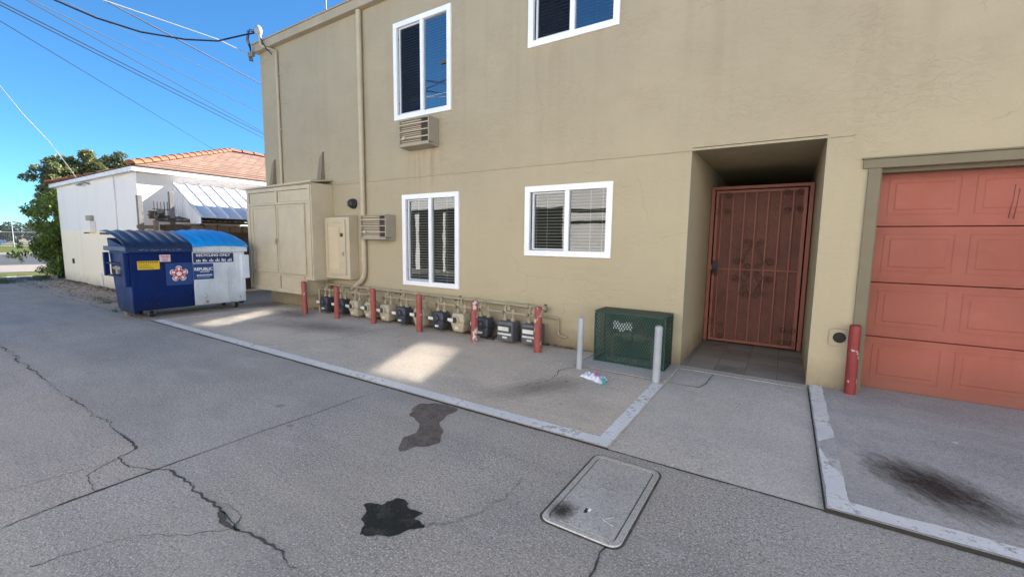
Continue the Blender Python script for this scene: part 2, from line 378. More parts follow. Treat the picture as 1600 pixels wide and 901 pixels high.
# ------------------------------------------------------------------ mesh building
class MB:
    def __init__(s): s.v = []; s.f = []
    def add(s, vs, fs):
        o = len(s.v); s.v += [tuple(v) for v in vs]; s.f += [tuple(i + o for i in f) for f in fs]; return s
    def box(s, x0, x1, y0, y1, z0, z1):
        return s.add([(x0, y0, z0), (x1, y0, z0), (x1, y1, z0), (x0, y1, z0), (x0, y0, z1), (x1, y0, z1), (x1, y1, z1), (x0, y1, z1)],
                     [(0, 3, 2, 1), (4, 5, 6, 7), (0, 1, 5, 4), (1, 2, 6, 5), (2, 3, 7, 6), (3, 0, 4, 7)])
    def hexa(s, p):   # 8 points: bottom ring then top ring
        return s.add(p, [(0, 3, 2, 1), (4, 5, 6, 7), (0, 1, 5, 4), (1, 2, 6, 5), (2, 3, 7, 6), (3, 0, 4, 7)])
    def poly(s, pts): return s.add(pts, [tuple(range(len(pts)))])
    def prism(s, pts, d):   # polygon swept by vector d
        n = len(pts); d = Vector(d)
        vs = [Vector(p) for p in pts] + [Vector(p) + d for p in pts]
        fs = [tuple(range(n))[::-1], tuple(range(n, 2 * n))] + [(i, (i + 1) % n, n + (i + 1) % n, n + i) for i in range(n)]
        return s.add(vs, fs)
    def tube(s, pts, r, n=8, caps=True):
        pts = [Vector(p) for p in pts]; rings = []
        rs = r if isinstance(r, (list, tuple)) else [r] * len(pts)
        prev = None
        for i, p in enumerate(pts):
            a = pts[max(i - 1, 0)]; b = pts[min(i + 1, len(pts) - 1)]
            t = (b - a).normalized()
            if prev is None:
                u = t.cross(Vector((0, 0, 1)))
                if u.length < .05: u = t.cross(Vector((0, 1, 0)))
                u.normalize()
            else:
                u = (prev - t * prev.dot(t)).normalized()
            prev = u; w = t.cross(u)
            rings.append([p + (u * math.cos(2 * math.pi * j / n) + w * math.sin(2 * math.pi * j / n)) * rs[i] for j in range(n)])
        vs = [q for rg in rings for q in rg]; fs = []
        for i in range(len(pts) - 1):
            for j in range(n):
                fs.append((i * n + j, i * n + (j + 1) % n, (i + 1) * n + (j + 1) % n, (i + 1) * n + j))
        if caps: fs += [tuple(range(n))[::-1], tuple(range((len(pts) - 1) * n, len(pts) * n))]
        return s.add(vs, fs)
    def cyl(s, p0, p1, r, n=16): return s.tube([p0, p1], r, n)
    def lathe(s, prof, c, n=20, axis='z'):
        vs = []; fs = []
        for (r, h) in prof:
            for j in range(n):
                a = 2 * math.pi * j / n; x, y = r * math.cos(a), r * math.sin(a)
                p = {'z': (x, y, h), 'y': (x, h, y), 'x': (h, x, y)}[axis]
                vs.append((p[0] + c[0], p[1] + c[1], p[2] + c[2]))
        m = len(prof)
        for i in range(m - 1):
            for j in range(n): fs.append((i * n + j, i * n + (j + 1) % n, (i + 1) * n + (j + 1) % n, (i + 1) * n + j))
        fs += [tuple(range(n))[::-1], tuple(range((m - 1) * n, m * n))]
        return s.add(vs, fs)
    def build(s, name, mat, parent=None, bevel=0., seg=2, smooth=None, recalc=True, **props):
        me = bpy.data.meshes.new(name)
        loc = Vector((0, 0, 0))
        if parent is not None: loc = Vector(parent.get('_o', (0, 0, 0)))
        bm = bmesh.new()
        bv = [bm.verts.new(Vector(v) - loc) for v in s.v]
        for f in s.f:
            try: bm.faces.new([bv[i] for i in f])
            except ValueError: pass
        if recalc: bmesh.ops.recalc_face_normals(bm, faces=bm.faces)
        if bevel > 0:
            es = [e for e in bm.edges if len(e.link_faces) == 2 and e.calc_face_angle(0) > .6]
            bmesh.ops.bevel(bm, geom=es, offset=bevel, segments=seg, affect='EDGES', clamp_overlap=True, profile=.5)
        bm.to_mesh(me); bm.free()
        if smooth is not None:
            for p in me.polygons: p.use_smooth = True
            try: me.set_sharp_from_angle(angle=R(smooth))
            except Exception: pass
        me.materials.append(mat)
        o = bpy.data.objects.new(name, me); COL.objects.link(o)
        if parent is not None:
            o.parent = parent; o['_o'] = tuple(loc)
        for a, b in props.items(): o[a] = b
        return o

def thing(name, label, cat, loc=(0, 0, 0), group=None):
    o = bpy.data.objects.new(name, None); o.empty_display_size = .1
    COL.objects.link(o); o.location = loc; o['_o'] = tuple(loc)
    o['label'] = label; o['category'] = cat
    if group: o['group'] = group
    return o
def tag(o, label, cat, group=None):
    o['label'] = label; o['category'] = cat
    if group: o['group'] = group
    return o
def recentre(o):
    """put a single-mesh thing's origin at its base"""
    me = o.data
    xs = [v.co for v in me.vertices]
    c = Vector((sum(v.x for v in xs) / len(xs), sum(v.y for v in xs) / len(xs), min(v.z for v in xs)))
    me.transform(Matrix.Translation(-c)); o.location = c
    return o

def text_mesh(txt, size, mat, parent, name, origin, ex, ez, width=None, bold=.0):
    cu = bpy.data.curves.new('t', 'FONT'); cu.body = txt; cu.size = size; cu.extrude = .0012; cu.offset = bold
    to = bpy.data.objects.new('t', cu); COL.objects.link(to)
    dg = bpy.context.evaluated_depsgraph_get()
    me = bpy.data.meshes.new_from_object(to.evaluated_get(dg))
    bpy.data.objects.remove(to); bpy.data.curves.remove(cu)
    if width:
        w = max(v.co.x for v in me.vertices) - min(v.co.x for v in me.vertices)
        me.transform(Matrix.Diagonal((width / w, 1, 1, 1)))
    ex = Vector(ex); ez = Vector(ez); en = ex.cross(ez)
    mt = Matrix((( ex.x, ez.x, en.x, origin[0]), (ex.y, ez.y, en.y, origin[1]), (ex.z, ez.z, en.z, origin[2]), (0, 0, 0, 1)))
    me.transform(mt)
    loc = Vector(parent.get('_o', (0, 0, 0)))
    me.transform(Matrix.Translation(-loc))
    me.materials.clear(); me.materials.append(mat); me.name = name
    o = bpy.data.objects.new(name, me); COL.objects.link(o); o.parent = parent; o['_o'] = tuple(loc)
    return o

def resample(pts, step):
    out = [Vector(pts[0])]
    for a, b in zip(pts[:-1], pts[1:]):
        a = Vector(a); b = Vector(b); n = max(1, int((b - a).length / step))
        for i in range(1, n + 1): out.append(a.lerp(b, i / n))
    return out

def ribbon(mb, pts, w, jit=.01, step=.03, wvar=.5, z=.003, seed=0):
    """an uneven dark line lying on the ground"""
    p = resample([(x, y, 0) for x, y in pts], step); rnd = random.Random(seed)
    L = []; Rr = []
    for i, q in enumerate(p):
        t = (p[min(i + 1, len(p) - 1)] - p[max(i - 1, 0)]).normalized(); nn = Vector((-t.y, t.x, 0))
        off = mnoise.noise(Vector((q.x * 3.1, q.y * 3.1, seed))) * jit * 1.6 + mnoise.noise(Vector((q.x * 17, q.y * 17, seed + 3))) * jit
        ww = w * (1 + wvar * (2.2 * mnoise.noise(Vector((q.x * 2.3, q.y * 2.3, seed + 9))) + rnd.uniform(-.5, .5)))
        ww = max(ww, w * .18)
        c = q + nn * off
        L.append((c.x + nn.x * ww / 2, c.y + nn.y * ww / 2, z)); Rr.append((c.x - nn.x * ww / 2, c.y - nn.y * ww / 2, z))
    n = len(p)
    mb.add(L + Rr, [(i, i + 1, n + i + 1, n + i) for i in range(n - 1)])

def blob(pts, n=8, amp=.03, fr=14, seed=0, z=.004):
    """a closed outline roughened into a spill's edge"""
    out = []
    m = len(pts)
    for i in range(m):
        p0, p1, p2, p3 = [Vector((*pts[(i + k) % m], 0)) for k in (-1, 0, 1, 2)]
        for j in range(n):
            t = j / n
            q = .5 * ((2 * p1) + (p2 - p0) * t + (2 * p0 - 5 * p1 + 4 * p2 - p3) * t * t + (3 * p1 - p0 - 3 * p2 + p3) * t ** 3)
            d = Vector((mnoise.noise(Vector((q.x * fr, q.y * fr, seed))), mnoise.noise(Vector((q.x * fr, q.y * fr, seed + 5))), 0))
            q = q + d * amp
            out.append((q.x, q.y, z))
    return out

def leaves(mb, blobs, n, size, rnd, droop=.2, aspect=.5, shell=.55):
    """leaf-sized folded faces scattered through ellipsoids, denser near their outsides"""
    tot = sum(b[3] * b[4] * b[5] for b in blobs)
    for (cx, cy, cz, rx, ry, rz) in blobs:
        k = max(6, int(n * rx * ry * rz / tot))
        for _ in range(k):
            while True:
                d = Vector((rnd.gauss(0, 1), rnd.gauss(0, 1), rnd.gauss(0, 1)))
                if d.length > .01: break
            d.normalize(); rr = shell + (1 - shell) * rnd.random() ** .6 if rnd.random() < .8 else rnd.random()
            bump = 1 + .35 * mnoise.noise(Vector((d.x * 2.2 + cx, d.y * 2.2 + cy, d.z * 2.2 + cz)))
            p = Vector((cx + d.x * rx * rr * bump, cy + d.y * ry * rr * bump, cz + d.z * rz * rr * bump))
            ax = Vector((rnd.uniform(-1, 1), rnd.uniform(-1, 1), rnd.uniform(-.7, .5) - droop)).normalized()
            sd = ax.cross(Vector((rnd.uniform(-.4, .4), rnd.uniform(-.4, .4), 1))).normalized()
            up = sd.cross(ax)
            L = size * rnd.uniform(.6, 1.3); W = L * aspect
            a = p - ax * L * .5; b = p + ax * L * .5
            m = p + up * L * .05
            mb.add([a, p - sd * W * .5 + up * L * .12, b, p + sd * W * .5 + up * L * .12, m], [(0, 1, 4), (1, 2, 4), (4, 2, 3), (0, 4, 3)])

def copy_tree(o, loc, label=None, group=None):
    c = o.copy(); COL.objects.link(c); c.location = loc
    if label: c['label'] = label
    for ch in o.children:
        d = ch.copy(); COL.objects.link(d); d.parent = c
        for g in ch.children:
            e = g.copy(); COL.objects.link(e); e.parent = d
    return c

# ------------------------------------------------------------------ ground
def sheet(name, pts, z, mat, **kw):
    return MB().poly([(x, y, z) for x, y in pts]).build(name, mat, kind='structure', **kw)
def slab(name, x0, x1, y0, y1, z0, z1, mat):
    return MB().box(x0, x1, y0, y1, z0, z1).build(name, mat, bevel=.006, seg=2, kind='structure')

sheet('ground', [(-420, -300), (200, -300), (200, 300), (-420, 300)], -.03, M['soil'])
sheet('alley', [(-24.5, -9.6), (34, -9.6), (34, 1.9), (-24.5, 1.9)], 0, M['alley'])
sheet('sidewalk', [(-34, -60), (-27.2, -60), (-27.2, 80), (-34, 80)], -.008, M['kerb'])
sheet('street', [(-52, -60), (-34.4, -60), (-34.4, 80), (-52, 80)], -.02, M['street'])
sheet('lawn', [(-112, -60), (-54.5, -60), (-54.5, 90), (-112, 90)], -.012, M['lawn'])
slab('kerb', -54.5, -52, -60, 80, -.06, .08, M['kerb'])
sheet('verge', [(-27.2, -4.4), (-24.5, -4.4), (-24.5, 1.9), (-27.2, 1.9)], -.006, M['lawn'])
sheet('old_pavement', [(-21.4, -2.0), (-19, -2.25), (-16, -2.45), (-13, -2.6), (-10.2, -2.62), (-10.2, 1.8), (-24.3, 1.8), (-22.6, -1.75)], .004, M['dirtstrip'])

# parking pad, walkway, garage apron: separate pours a step apart
slab('parking_pad', -9.85, -1.035, -2.655, 0, -.05, .012, M['pad'])
slab('garage_apron', .297, 14, -2.66, .30, -.05, .022, M['apron'])
MB().box(-1.03, .292, -.12, 0.0, -.02, .012).box(-1.03, .29, -2.655, -.125, -.05, .004).build('walkway', M['walk'], kind='structure')
MB().box(-1.05, .276, 0.0, 6, -.05, .014).build('entry_floor', M['slate'], kind='structure')
st = MB()
def stripe(mb, x0, x1, y0, y1, z, seed):
    """a painted band whose edges wander and flake"""
    rnd = random.Random(seed)
    along_x = (x1 - x0) > (y1 - y0)
    L = (x1 - x0) if along_x else (y1 - y0); n = int(L / .035)
    A = []; B = []
    for i in range(n + 1):
        t = i / n; q = (x0 + t * (x1 - x0)) if along_x else (y0 + t * (y1 - y0))
        e0 = .010 * mnoise.noise(Vector((q * 4, seed, 0))) + .008 * mnoise.noise(Vector((q * 23, seed, 1)))
        e1 = .010 * mnoise.noise(Vector((q * 4, seed, 7))) + .008 * mnoise.noise(Vector((q * 23, seed, 8)))
        if along_x: A.append((q, y0 + max(e0, -.002) , z)); B.append((q, y1 + e1, z))
        else: A.append((x0 + max(e0, -.002), q, z)); B.append((x1 + e1, q, z))
    m = n + 1
    mb.add(A + B, [(i, i + 1, m + i + 1, m + i) for i in range(n)])
s1 = MB(); stripe(s1, -9.75, -1.045, -2.645, -2.515, .016, 1)
stripe(s1, -1.155, -1.042, -2.513, -.93, .016, 2)
s1.build('parking_line', M['stripe'], kind='structure')
s2 = MB(); stripe(s2, .307, .42, -2.515, .0, .026, 3)
stripe(s2, .307, 13, -2.648, -2.518, .026, 4)
s2.build('garage_line', M['stripe'], kind='structure')

# joints and cracks
J = MB()
ribbon(J, [(-21, -4.56), (-9.2, -4.56), (-6.96, -4.577), (-5.9, -4.585), (-4.8, -4.573), (-3.93, -4.6)], 0.0124, .035, .025, .7, seed=1)
ribbon(J, [(-3.93, -4.6), (-3.88, -4.72), (-3.65, -4.735), (-3.457, -4.652), (-3.37, -4.593)], 0.0099, .02, .02, .6, seed=2)
ribbon(J, [(-3.37, -4.593), (-3.03, -4.593), (-2.59, -4.604), (-2.4, -4.624), (-1.98, -4.616), (-1.7, -4.612), (1.5, -4.6)], 0.0085, .03, .02, .9, seed=3)
ribbon(J, [(-2.75, -4.6), (-2.6, -4.55), (-2.47, -4.56), (-2.42, -4.63)], 0.0124, .02, .015, .8, seed=13)
ribbon(J, [(-2.62, -4.62), (-2.5, -4.66), (-2.36, -4.63)], 0.0186, .02, .015, .9, seed=14)
ribbon(J, [(-3.42, -9.4), (-3.42, -5.32), (-3.462, -4.963), (-3.457, -4.652), (-3.47, -3.988), (-3.45, -2.66)], 0.0074, .01, .03, .5, seed=4)
ribbon(J, [(-3.445, -5.1), (-3.457, -4.66)], 0.0124, .008, .02, .5, seed=41)
ribbon(J, [(-4.0, -5.5), (-3.921, -5.256), (-3.866, -5.021), (-3.84, -4.84), (-3.85, -4.73)], 0.0037, .02, .02, .6, seed=5)
ribbon(J, [(-3.86, -4.74), (-3.72, -4.9), (-3.46, -4.95)], 0.0037, .02, .02, .6, seed=55)
ribbon(J, [(-.685, -3.66), (-.67, -3.9), (-.62, -5.2)], 0.0087, .015, .02, .7, seed=6)
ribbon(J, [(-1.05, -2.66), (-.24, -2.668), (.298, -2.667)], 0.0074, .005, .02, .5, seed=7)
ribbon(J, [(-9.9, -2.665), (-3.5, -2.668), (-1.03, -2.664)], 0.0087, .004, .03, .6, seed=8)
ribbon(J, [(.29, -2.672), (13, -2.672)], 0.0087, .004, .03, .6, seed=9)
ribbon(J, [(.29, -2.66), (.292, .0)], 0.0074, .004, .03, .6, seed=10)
ribbon(J, [(-2.4, -4.63), (-2.55, -4.8), (-2.8, -5.0), (-2.9, -5.3)], 0.0037, .02, .02, .7, seed=12)
ribbon(J, [(-8.9, -4.56), (-8.6, -3.9), (-8.75, -3.2), (-8.7, -2.7)], 0.0037, .05, .03, .7, seed=15)
ribbon(J, [(-15.5, -9), (-15.6, -5), (-15.5, -2.6)], 0.0074, .03, .04, .6, seed=16)
ribbon(J, [(-9.95, -9), (-9.9, -5), (-9.9, -2.6)], 0.0074, .02, .04, .6, seed=17)
ribbon(J, [(-21, -2.75), (-14, -2.72), (-9.9, -2.66)], 0.0124, .05, .04, .8, seed=18)
MB().box(-9.86, -1.03, -2.6605, -2.6565, -.01, .0125).box(-1.03, .29, -2.6605, -2.6565, -.01, .005).box(.29, 13, -2.6655, -2.6615, -.01, .0225).box(.2905, .2955, -2.66, -.13, -.01, .0225).box(-9.862, -9.858, -2.65, -.1, -.01, .0125).build('dark_joint', M['gap'], kind='structure')  # joint dirt strips that also darken slab sides lit by bounce
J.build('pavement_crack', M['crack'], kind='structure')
J2 = MB()
ribbon(J2, [(-2.3, -1.9), (-2.15, -1.5), (-2.2, -1.1), (-2.1, -.85)], .008, .03, .02, .7, z=.0145, seed=21)
ribbon(J2, [(-6.3, -2.5), (-5.7, -1.6), (-5.9, -.9), (-5.6, -.4)], .007, .06, .02, .7, z=.0145, seed=22)
ribbon(J2, [(-8.2, -2.5), (-8.0, -1.4), (-8.3, -.7)], .007, .06, .02, .7, z=.0145, seed=23)
ribbon(J2, [(-2.9, -.05), (-5, -.06), (-8.2, -.06)], .06, .02, .02, .9, z=.0145, seed=24)
ribbon(J2, [(-2.8, -.04), (-2.0, -.03), (-1.08, -.03)], .025, .02, .02, .9, z=.0145, seed=25)
ribbon(J2, [(-2.16, -.81), (-1.06, -.81)], .018, .003, .02, .5, z=.0145, seed=28)
ribbon(J2, [(-2.15, -.81), (-2.15, -.05)], .012, .003, .02, .5, z=.0145, seed=29)
J2.build('pad_crack', M['crack'], kind='structure')
# concrete pad under the green cage, and its joints
MB().box(-2.14, -1.045, -.80, -.015, .012, .02).build('cage_pad', M['walk'], kind='structure')
J3 = MB()
ribbon(J3, [(-1.03, -.124), (.292, -.124)], .010, .002, .02, .5, z=.0132, seed=27)

ribbon(J3, [(-1.03, -.78), (-.70, -.775), (-.66, -.6), (-.64, -.15)], .008, .006, .02, .5, z=.0085, seed=26)
J3.build('walk_joint', M['crack'], kind='structure')

# spills on the concrete
tag(MB().poly(blob([(-1.93, -4.16), (-1.99, -4.10), (-1.90, -4.05), (-1.89, -3.98), (-1.80, -3.955), (-1.745, -4.0), (-1.66, -3.985), (-1.66, -4.05), (-1.60, -4.05), (-1.56, -4.085), (-1.61, -4.14), (-1.635, -4.20), (-1.70, -4.25), (-1.80, -4.30), (-1.84, -4.24), (-1.90, -4.21)], 8, .022, 22, 3)).build('wet_patch', M['wet']),
    'small dark wet patch on the alley, ragged edged and nearly black', 'puddle')
tag(MB().poly(blob([(-2.85, -2.84), (-2.7, -2.70), (-2.47, -2.70), (-2.44, -2.86), (-2.40, -3.02), (-2.26, -3.12), (-2.16, -3.3), (-2.24, -3.43), (-2.31, -3.56), (-2.44, -3.40), (-2.44, -3.22), (-2.55, -3.12), (-2.74, -3.02)], 8, .03, 12, 9)).build('dried_spill', M['brown']),
    'brown dried spill running out from under the white line', 'stain')
TR = MB()
ribbon(TR, [(-1.58, -4.09), (-1.47, -3.97), (-1.38, -3.80), (-1.34, -3.60), (-1.36, -3.35)], .022, .02, .02, .8, z=.0035, seed=61)
tag(TR.build('spill_trail', M['trail']), 'faint dark trail curving away from the dark wet patch', 'stain')
def soft_stain(name, mat, x, y, sx, sy, rot, z, label, cat):
    n = 40
    o = MB().poly([(1.6 * math.cos(2 * math.pi * i / n), 1.6 * math.sin(2 * math.pi * i / n), 0) for i in range(n)]).build(name, mat)
    o.location = (x, y, z); o.scale = (sx, sy, 1); o.rotation_euler.z = rot
    if label: tag(o, label, cat)
    else: o['kind'] = 'structure'
    return o
soft_stain('oil_stain', M['oil'], .90, -2.0, .46, .30, R(-48), .026, 'black oil stain soaked into the concrete in front of the garage door', 'stain')
soft_stain('tyre_stain', M['dust'], -6.9, -1.25, 1.3, .42, R(12), .0155, None, None)
soft_stain('tyre_stain', M['dust'], -2.1, -1.75, .75, .3, R(60), .0155, None, None)
soft_stain('tyre_stain', M['dust'], -8.6, -.75, 1.0, .35, R(-8), .0155, None, None)

# ------------------------------------------------------------------ the beige building
XL, XR, ZR, DEP = -10.66, 9.5, 5.86, 9.5
bld = thing('apartment_building', 'two storey beige stucco building with white framed windows, red gate and garage door', 'building', (0, 0, 0))
WIN = [(-6.175, -4.835, 3.694, 5.349), (-3.374, -2.013, 4.333, 5.349), (-6.008, -4.668, .727, 2.368), (-3.381, -2.014, 1.34, 2.368)]
HOLES = [(a + .05, b - .05, c + .05, d - .05) for a, b, c, d in WIN]
REC = (-1.05, .276, 0., 2.70); GAR = (.735, 5.7, 0., 2.33)
HOLES += [REC, GAR]
def wall_cells(mb, x0, x1, z0, z1, holes, y):
    xs = sorted({x0, x1} | {h[0] for h in holes} | {h[1] for h in holes}); zs = sorted({z0, z1} | {h[2] for h in holes} | {h[3] for h in holes})
    idx = {}
    def vid(x, z):
        if (x, z) not in idx: idx[(x, z)] = len(mb.v); mb.v.append((x, y, z))
        return idx[(x, z)]
    for a, b in zip(xs[:-1], xs[1:]):
        for c, d in zip(zs[:-1], zs[1:]):
            if any(h[0] <= (a + b) / 2 <= h[1] and h[2] <= (c + d) / 2 <= h[3] for h in holes): continue
            mb.f.append((vid(a, c), vid(b, c), vid(b, d), vid(a, d)))
w = MB()
wall_cells(w, XL, XR, 0., ZR, HOLES, 0.)
for (a, b, c, d), dep in zip(HOLES, [.12] * 4 + [6., .3]):
    w.poly([(a, 0, c), (a, dep, c), (a, dep, d), (a, 0, d)]); w.poly([(b, 0, c), (b, 0, d), (b, dep, d), (b, dep, c)])
    w.poly([(a, 0, d), (a, dep, d), (b, dep, d), (b, 0, d)])
    if c > .1: w.poly([(a, 0, c), (b, 0, c), (b, dep, c), (a, dep, c)])
w.poly([(-1.05, 6, 0), (.276, 6, 0), (.276, 6, 2.7), (-1.05, 6, 2.7)])
w.poly([(XL, 0, 0), (XL, 0, ZR), (XL, DEP, ZR), (XL, DEP, 0)]); w.poly([(XR, 0, 0), (XR, DEP, 0), (XR, DEP, ZR), (XR, 0, ZR)])
w.poly([(XL, DEP, 0), (XL, DEP, ZR), (XR, DEP, ZR), (XR, DEP, 0)])
w.build('wall', M['stucco'], bld)
MB().box(XL - .06, XR + .06, -.06, DEP + .06, ZR - .0, ZR + .08).build('roof', M['woodgrey'], bld)
fa = MB().box(XL - .10, XR + .1, -.125, -.0, ZR - .05, ZR + .11).box(XL - .10, XL - .003, .003, DEP + .1, ZR - .05, ZR + .11)
fa.box(XL - .12, XR + .1, -.145, .0, ZR + .113, ZR + .14).box(XL - .12, XL - .003, .003, DEP + .1, ZR + .113, ZR + .14)
fa.build('fascia', M['fascia'], bld, bevel=.006)
# moulding line between the storeys
ml = MB()
for a, b in ((-8.08, -7.115), (-7.0, .50)): ml.box(a, b, -.014, -.0, 2.662, 2.69)
ml.build('band_moulding', M['stucco'], bld, bevel=.005)
# dark rooms behind the windows so panes look into depth
for (a, b, c, d) in WIN:
    q = MB(); a -= .3; b += .3; c -= .4; d += .3
    q.poly([(a, 2.2, c), (b, 2.2, c), (b, 2.2, d), (a, 2.2, d)]); q.poly([(a, .13, c), (b, .13, c), (b, 2.2, c), (a, 2.2, c)]); q.poly([(a, .13, d), (b, .13, d), (b, 2.2, d), (a, 2.2, d)])
    q.poly([(a, .13, c), (a, 2.2, c), (a, 2.2, d), (a, .13, d)]); q.poly([(b, .13, c), (b, 2.2, c), (b, 2.2, d), (b, .13, d)])
    q.build('room', M['interior'], bld)
def window(x0, x1, z0, z1, upper, label):
    T = .085; wn = MB()
    y0, y1 = -.035, .055
    wn.box(x0, x1, y0, y1, z1 - T, z1).box(x0, x1, y0, y1, z0, z0 + T)
    wn.box(x0, x0 + T, y0, y1, z0 + T, z1 - T).box(x1 - T, x1, y0, y1, z0 + T, z1 - T)
    f = wn.build('window', M['white'], bld, bevel=.004); f['label'] = label
    xm = (x0 + x1) / 2 + .01
    MB().box(xm - .03, xm + .035, -.028, .05, z0 + T, z1 - T).build('mullion', M['white'], f, bevel=.004)
    a, b, c, d = x0 + T, xm - .03, z0 + T, z1 - T
    s = MB(); t = .03
    s.box(a + .03, b, .0, .045, d - t, d - .008).box(a + .03, b, .0, .045, c + .008, c + t).box(a + .03, a + .03 + t, .0, .045, c + t, d - t).box(b - .018, b, .0, .045, c + t, d - t)
    s.build('sash', M['sash'], f, bevel=.003)
    MB().box(a, a + .03, .02, .05, c, d).build('track', M['gap'], f)
    MB().box(a + .008, a + .024, .005, .02, c + (d - c) * .13, c + (d - c) * .13 + .03).build('latch', M['black'], f)
    MB().box(a + .008, a + .024, .005, .02, d - .2, d - .17).build('latch', M['black'], f)
    MB().poly([(a + .05, .03, c + .02), (b - .01, .03, c + .02), (b - .01, .03, d - .02), (a + .05, .03, d - .02)]).build('glass_pane', M['glass'], f, recalc=False)
    MB().poly([(xm + .03, .012, c), (x1 - T, .012, c), (x1 - T, .012, d), (xm + .03, .012, d)]).build('glass_pane', M['glassup' if upper else 'glass'], f, recalc=False)
    if upper:
        MB().poly([(a + .05, .018, c + .025), (b - .01, .018, c + .025), (b - .01, .018, d - .025), (a + .05, .018, d - .025)]).build('insect_screen', M['screen'], f)
    bl = MB(); p = .046; z = d - .01; rnd = random.Random(int(x0 * 100))
    tilt = .35 if upper else .16
    while z > c:
        dz = .022 * math.sin(tilt); dy = .022 * math.cos(tilt); sag = rnd.uniform(-.0015, .0015)
        bl.hexa([(x0 + .09, .085 - dy, z - dz + sag), (x1 - .09, .085 - dy, z - dz), (x1 - .09, .085 + dy, z + dz), (x0 + .09, .085 + dy, z + dz + sag),
                 (x0 + .09, .085 - dy, z - dz + .003 + sag), (x1 - .09, .085 - dy, z - dz + .003), (x1 - .09, .085 + dy, z + dz + .003), (x0 + .09, .085 + dy, z + dz + .003 + sag)])
        z -= p
    for cx in (.25, .5, .75, .12, .88):
        xx = x0 + (x1 - x0) * cx
        bl.box(xx - .002, xx + .002, .06, .0625, c, d)
    bl.build('blind', M['blinddark'] if upper else M['blind'], f)
    return f
window(*WIN[0], True, 'tall upper window with an air conditioner under it')
window(*WIN[1], True, 'upper window nearer the gate')
window(*WIN[2], False, 'tall lower window with open blinds')
window(*WIN[3], False, 'wide low lower window beside the gate')

# security gate
g = MB(); GY = 1.71; gx0, gx1, gz0, gz1 = -1.04, .262, .035, 2.42
g.box(gx0, gx0 + .05, GY - .03, GY + .03, gz0, gz1).box(gx1 - .05, gx1, GY - .03, GY + .03, gz0, gz1).box(gx0 + .05, gx1 - .05, GY - .03, GY + .03, gz1 - .045, gz1)
g.box(gx0 + .068, gx0 + .105, GY - .02, GY + .02, gz0 + .01, gz1 - .06).box(gx1 - .115, gx1 - .068, GY - .02, GY + .02, gz0 + .01, gz1 - .06)
g.box(gx0 + .105, gx1 - .115, GY - .02, GY + .02, gz1 - .10, gz1 - .06).box(gx0 + .105, gx1 - .115, GY - .02, GY + .02, gz0 + .01, gz0 + .055)
gate = g.build('security_gate', M['gate'], bld, bevel=.003)
MB().box(gx0 + .075, gx1 - .075, GY + .021, GY + .024, gz0 + .02, gz1 - .07).build('mesh_screen', M['gatescreen'], gate)
for i in range(8):
    xb = gx0 + .105 + (gx1 - .115 - gx0 - .105) * (i + .5 if i < 7 else 0) / 7.0 if i < 7 else None
for i in range(7):
    xb = -.888 + i * .153
    MB().box(xb - .0095, xb + .0095, GY - .014, GY + .006, gz0 + .055, gz1 - .10).build('bar', M['gate'], gate, bevel=.002)
MB().box(gx0 + .105, gx1 - .115, GY - .028, GY - .0145, 1.165, 1.183).build('middle_rail', M['gate'], gate, bevel=.002)
def scroll(mb, x, z, r, d, turns=1.4, a0=0., tail=None):
    pts = []
    n = 22
    for i in range(n + 1):
        t = i / n; a = a0 + d * t * turns * 2 * math.pi; rr = r * (1 - .8 * t)
        pts.append((x + rr * math.cos(a), GY - .022, z + rr * math.sin(a)))
    if tail: pts.insert(0, (tail[0], GY - .022, tail[1]))
    mb.tube(pts, .0065, 5)
for (x, z, d, a0) in [(-.957, 2.04, 1, 0), (-.80, 2.04, -1, math.pi), (-.04, 2.05, 1, 0), (.115, 2.05, -1, math.pi), (-.05, 2.31, -1, 0), (.10, 2.31, 1, math.pi), (-.79, 2.3, -1, 0), (.02, .32, -1, 0), (.14, .32, 1, math.pi), (.02, .12, 1, 0), (.14, .12, -1, math.pi), (-.95, .34, 1, 0), (-.81, .30, -1, math.pi), (-.80, .11, 1, 0)]:
    mb = MB(); scroll(mb, x, z, .052, d, 1.4, a0); mb.build('scroll', M['rust'], gate)
mb = MB()
for s in (1, -1):
    cx = -.42
    for dz, r_ in ((.40, .055), (-.38, .055)): scroll(mb, cx + s * .075, 1.175 + dz, r_, s, 1.4, math.pi / 2 - s * math.pi / 2)
    scroll(mb, cx + s * .21, 1.29, .06, -s, 1.4, math.pi / 2 + s * math.pi / 2); scroll(mb, cx + s * .22, 1.05, .06, s, 1.4, math.pi / 2 + s * math.pi / 2)
    scroll(mb, cx + s * .07, 1.24, .05, s, 1.3, 0); scroll(mb, cx + s * .07, 1.12, .05, -s, 1.3, 0)
    mb.tube([(cx + s * .14, GY - .022, 1.26), (cx + s * .09, GY - .022, 1.42), (cx + s * .02, GY - .022, 1.56)], .0065, 5)
    mb.tube([(cx + s * .02, GY - .022, .78), (cx + s * .08, GY - .022, .93), (cx + s * .15, GY - .022, 1.08)], .0065, 5)
    mb.tube([(cx + s * .16, GY - .022, .79), (cx + s * .12, GY - .022, .9), (cx + s * .04, GY - .022, 1.1)], .0065, 5)
mb.build('centre_ornament', M['rust'], gate)
lk = MB().box(gx0 - .005, gx0 + .09, GY - .048, GY - .031, 1.15, 1.24)
lk.build('lock_plate', M['gate'], gate, bevel=.003)
MB().box(gx0 + .072, gx0 + .155, GY - .075, GY - .049, 1.09, 1.30).lathe([(.012, GY - .12), (.026, GY - .115), (.028, GY - .09), (.018, GY - .076)], (gx0 + .113, 0, 1.15), 12, 'y').build('lock', M['black'], gate, bevel=.004)

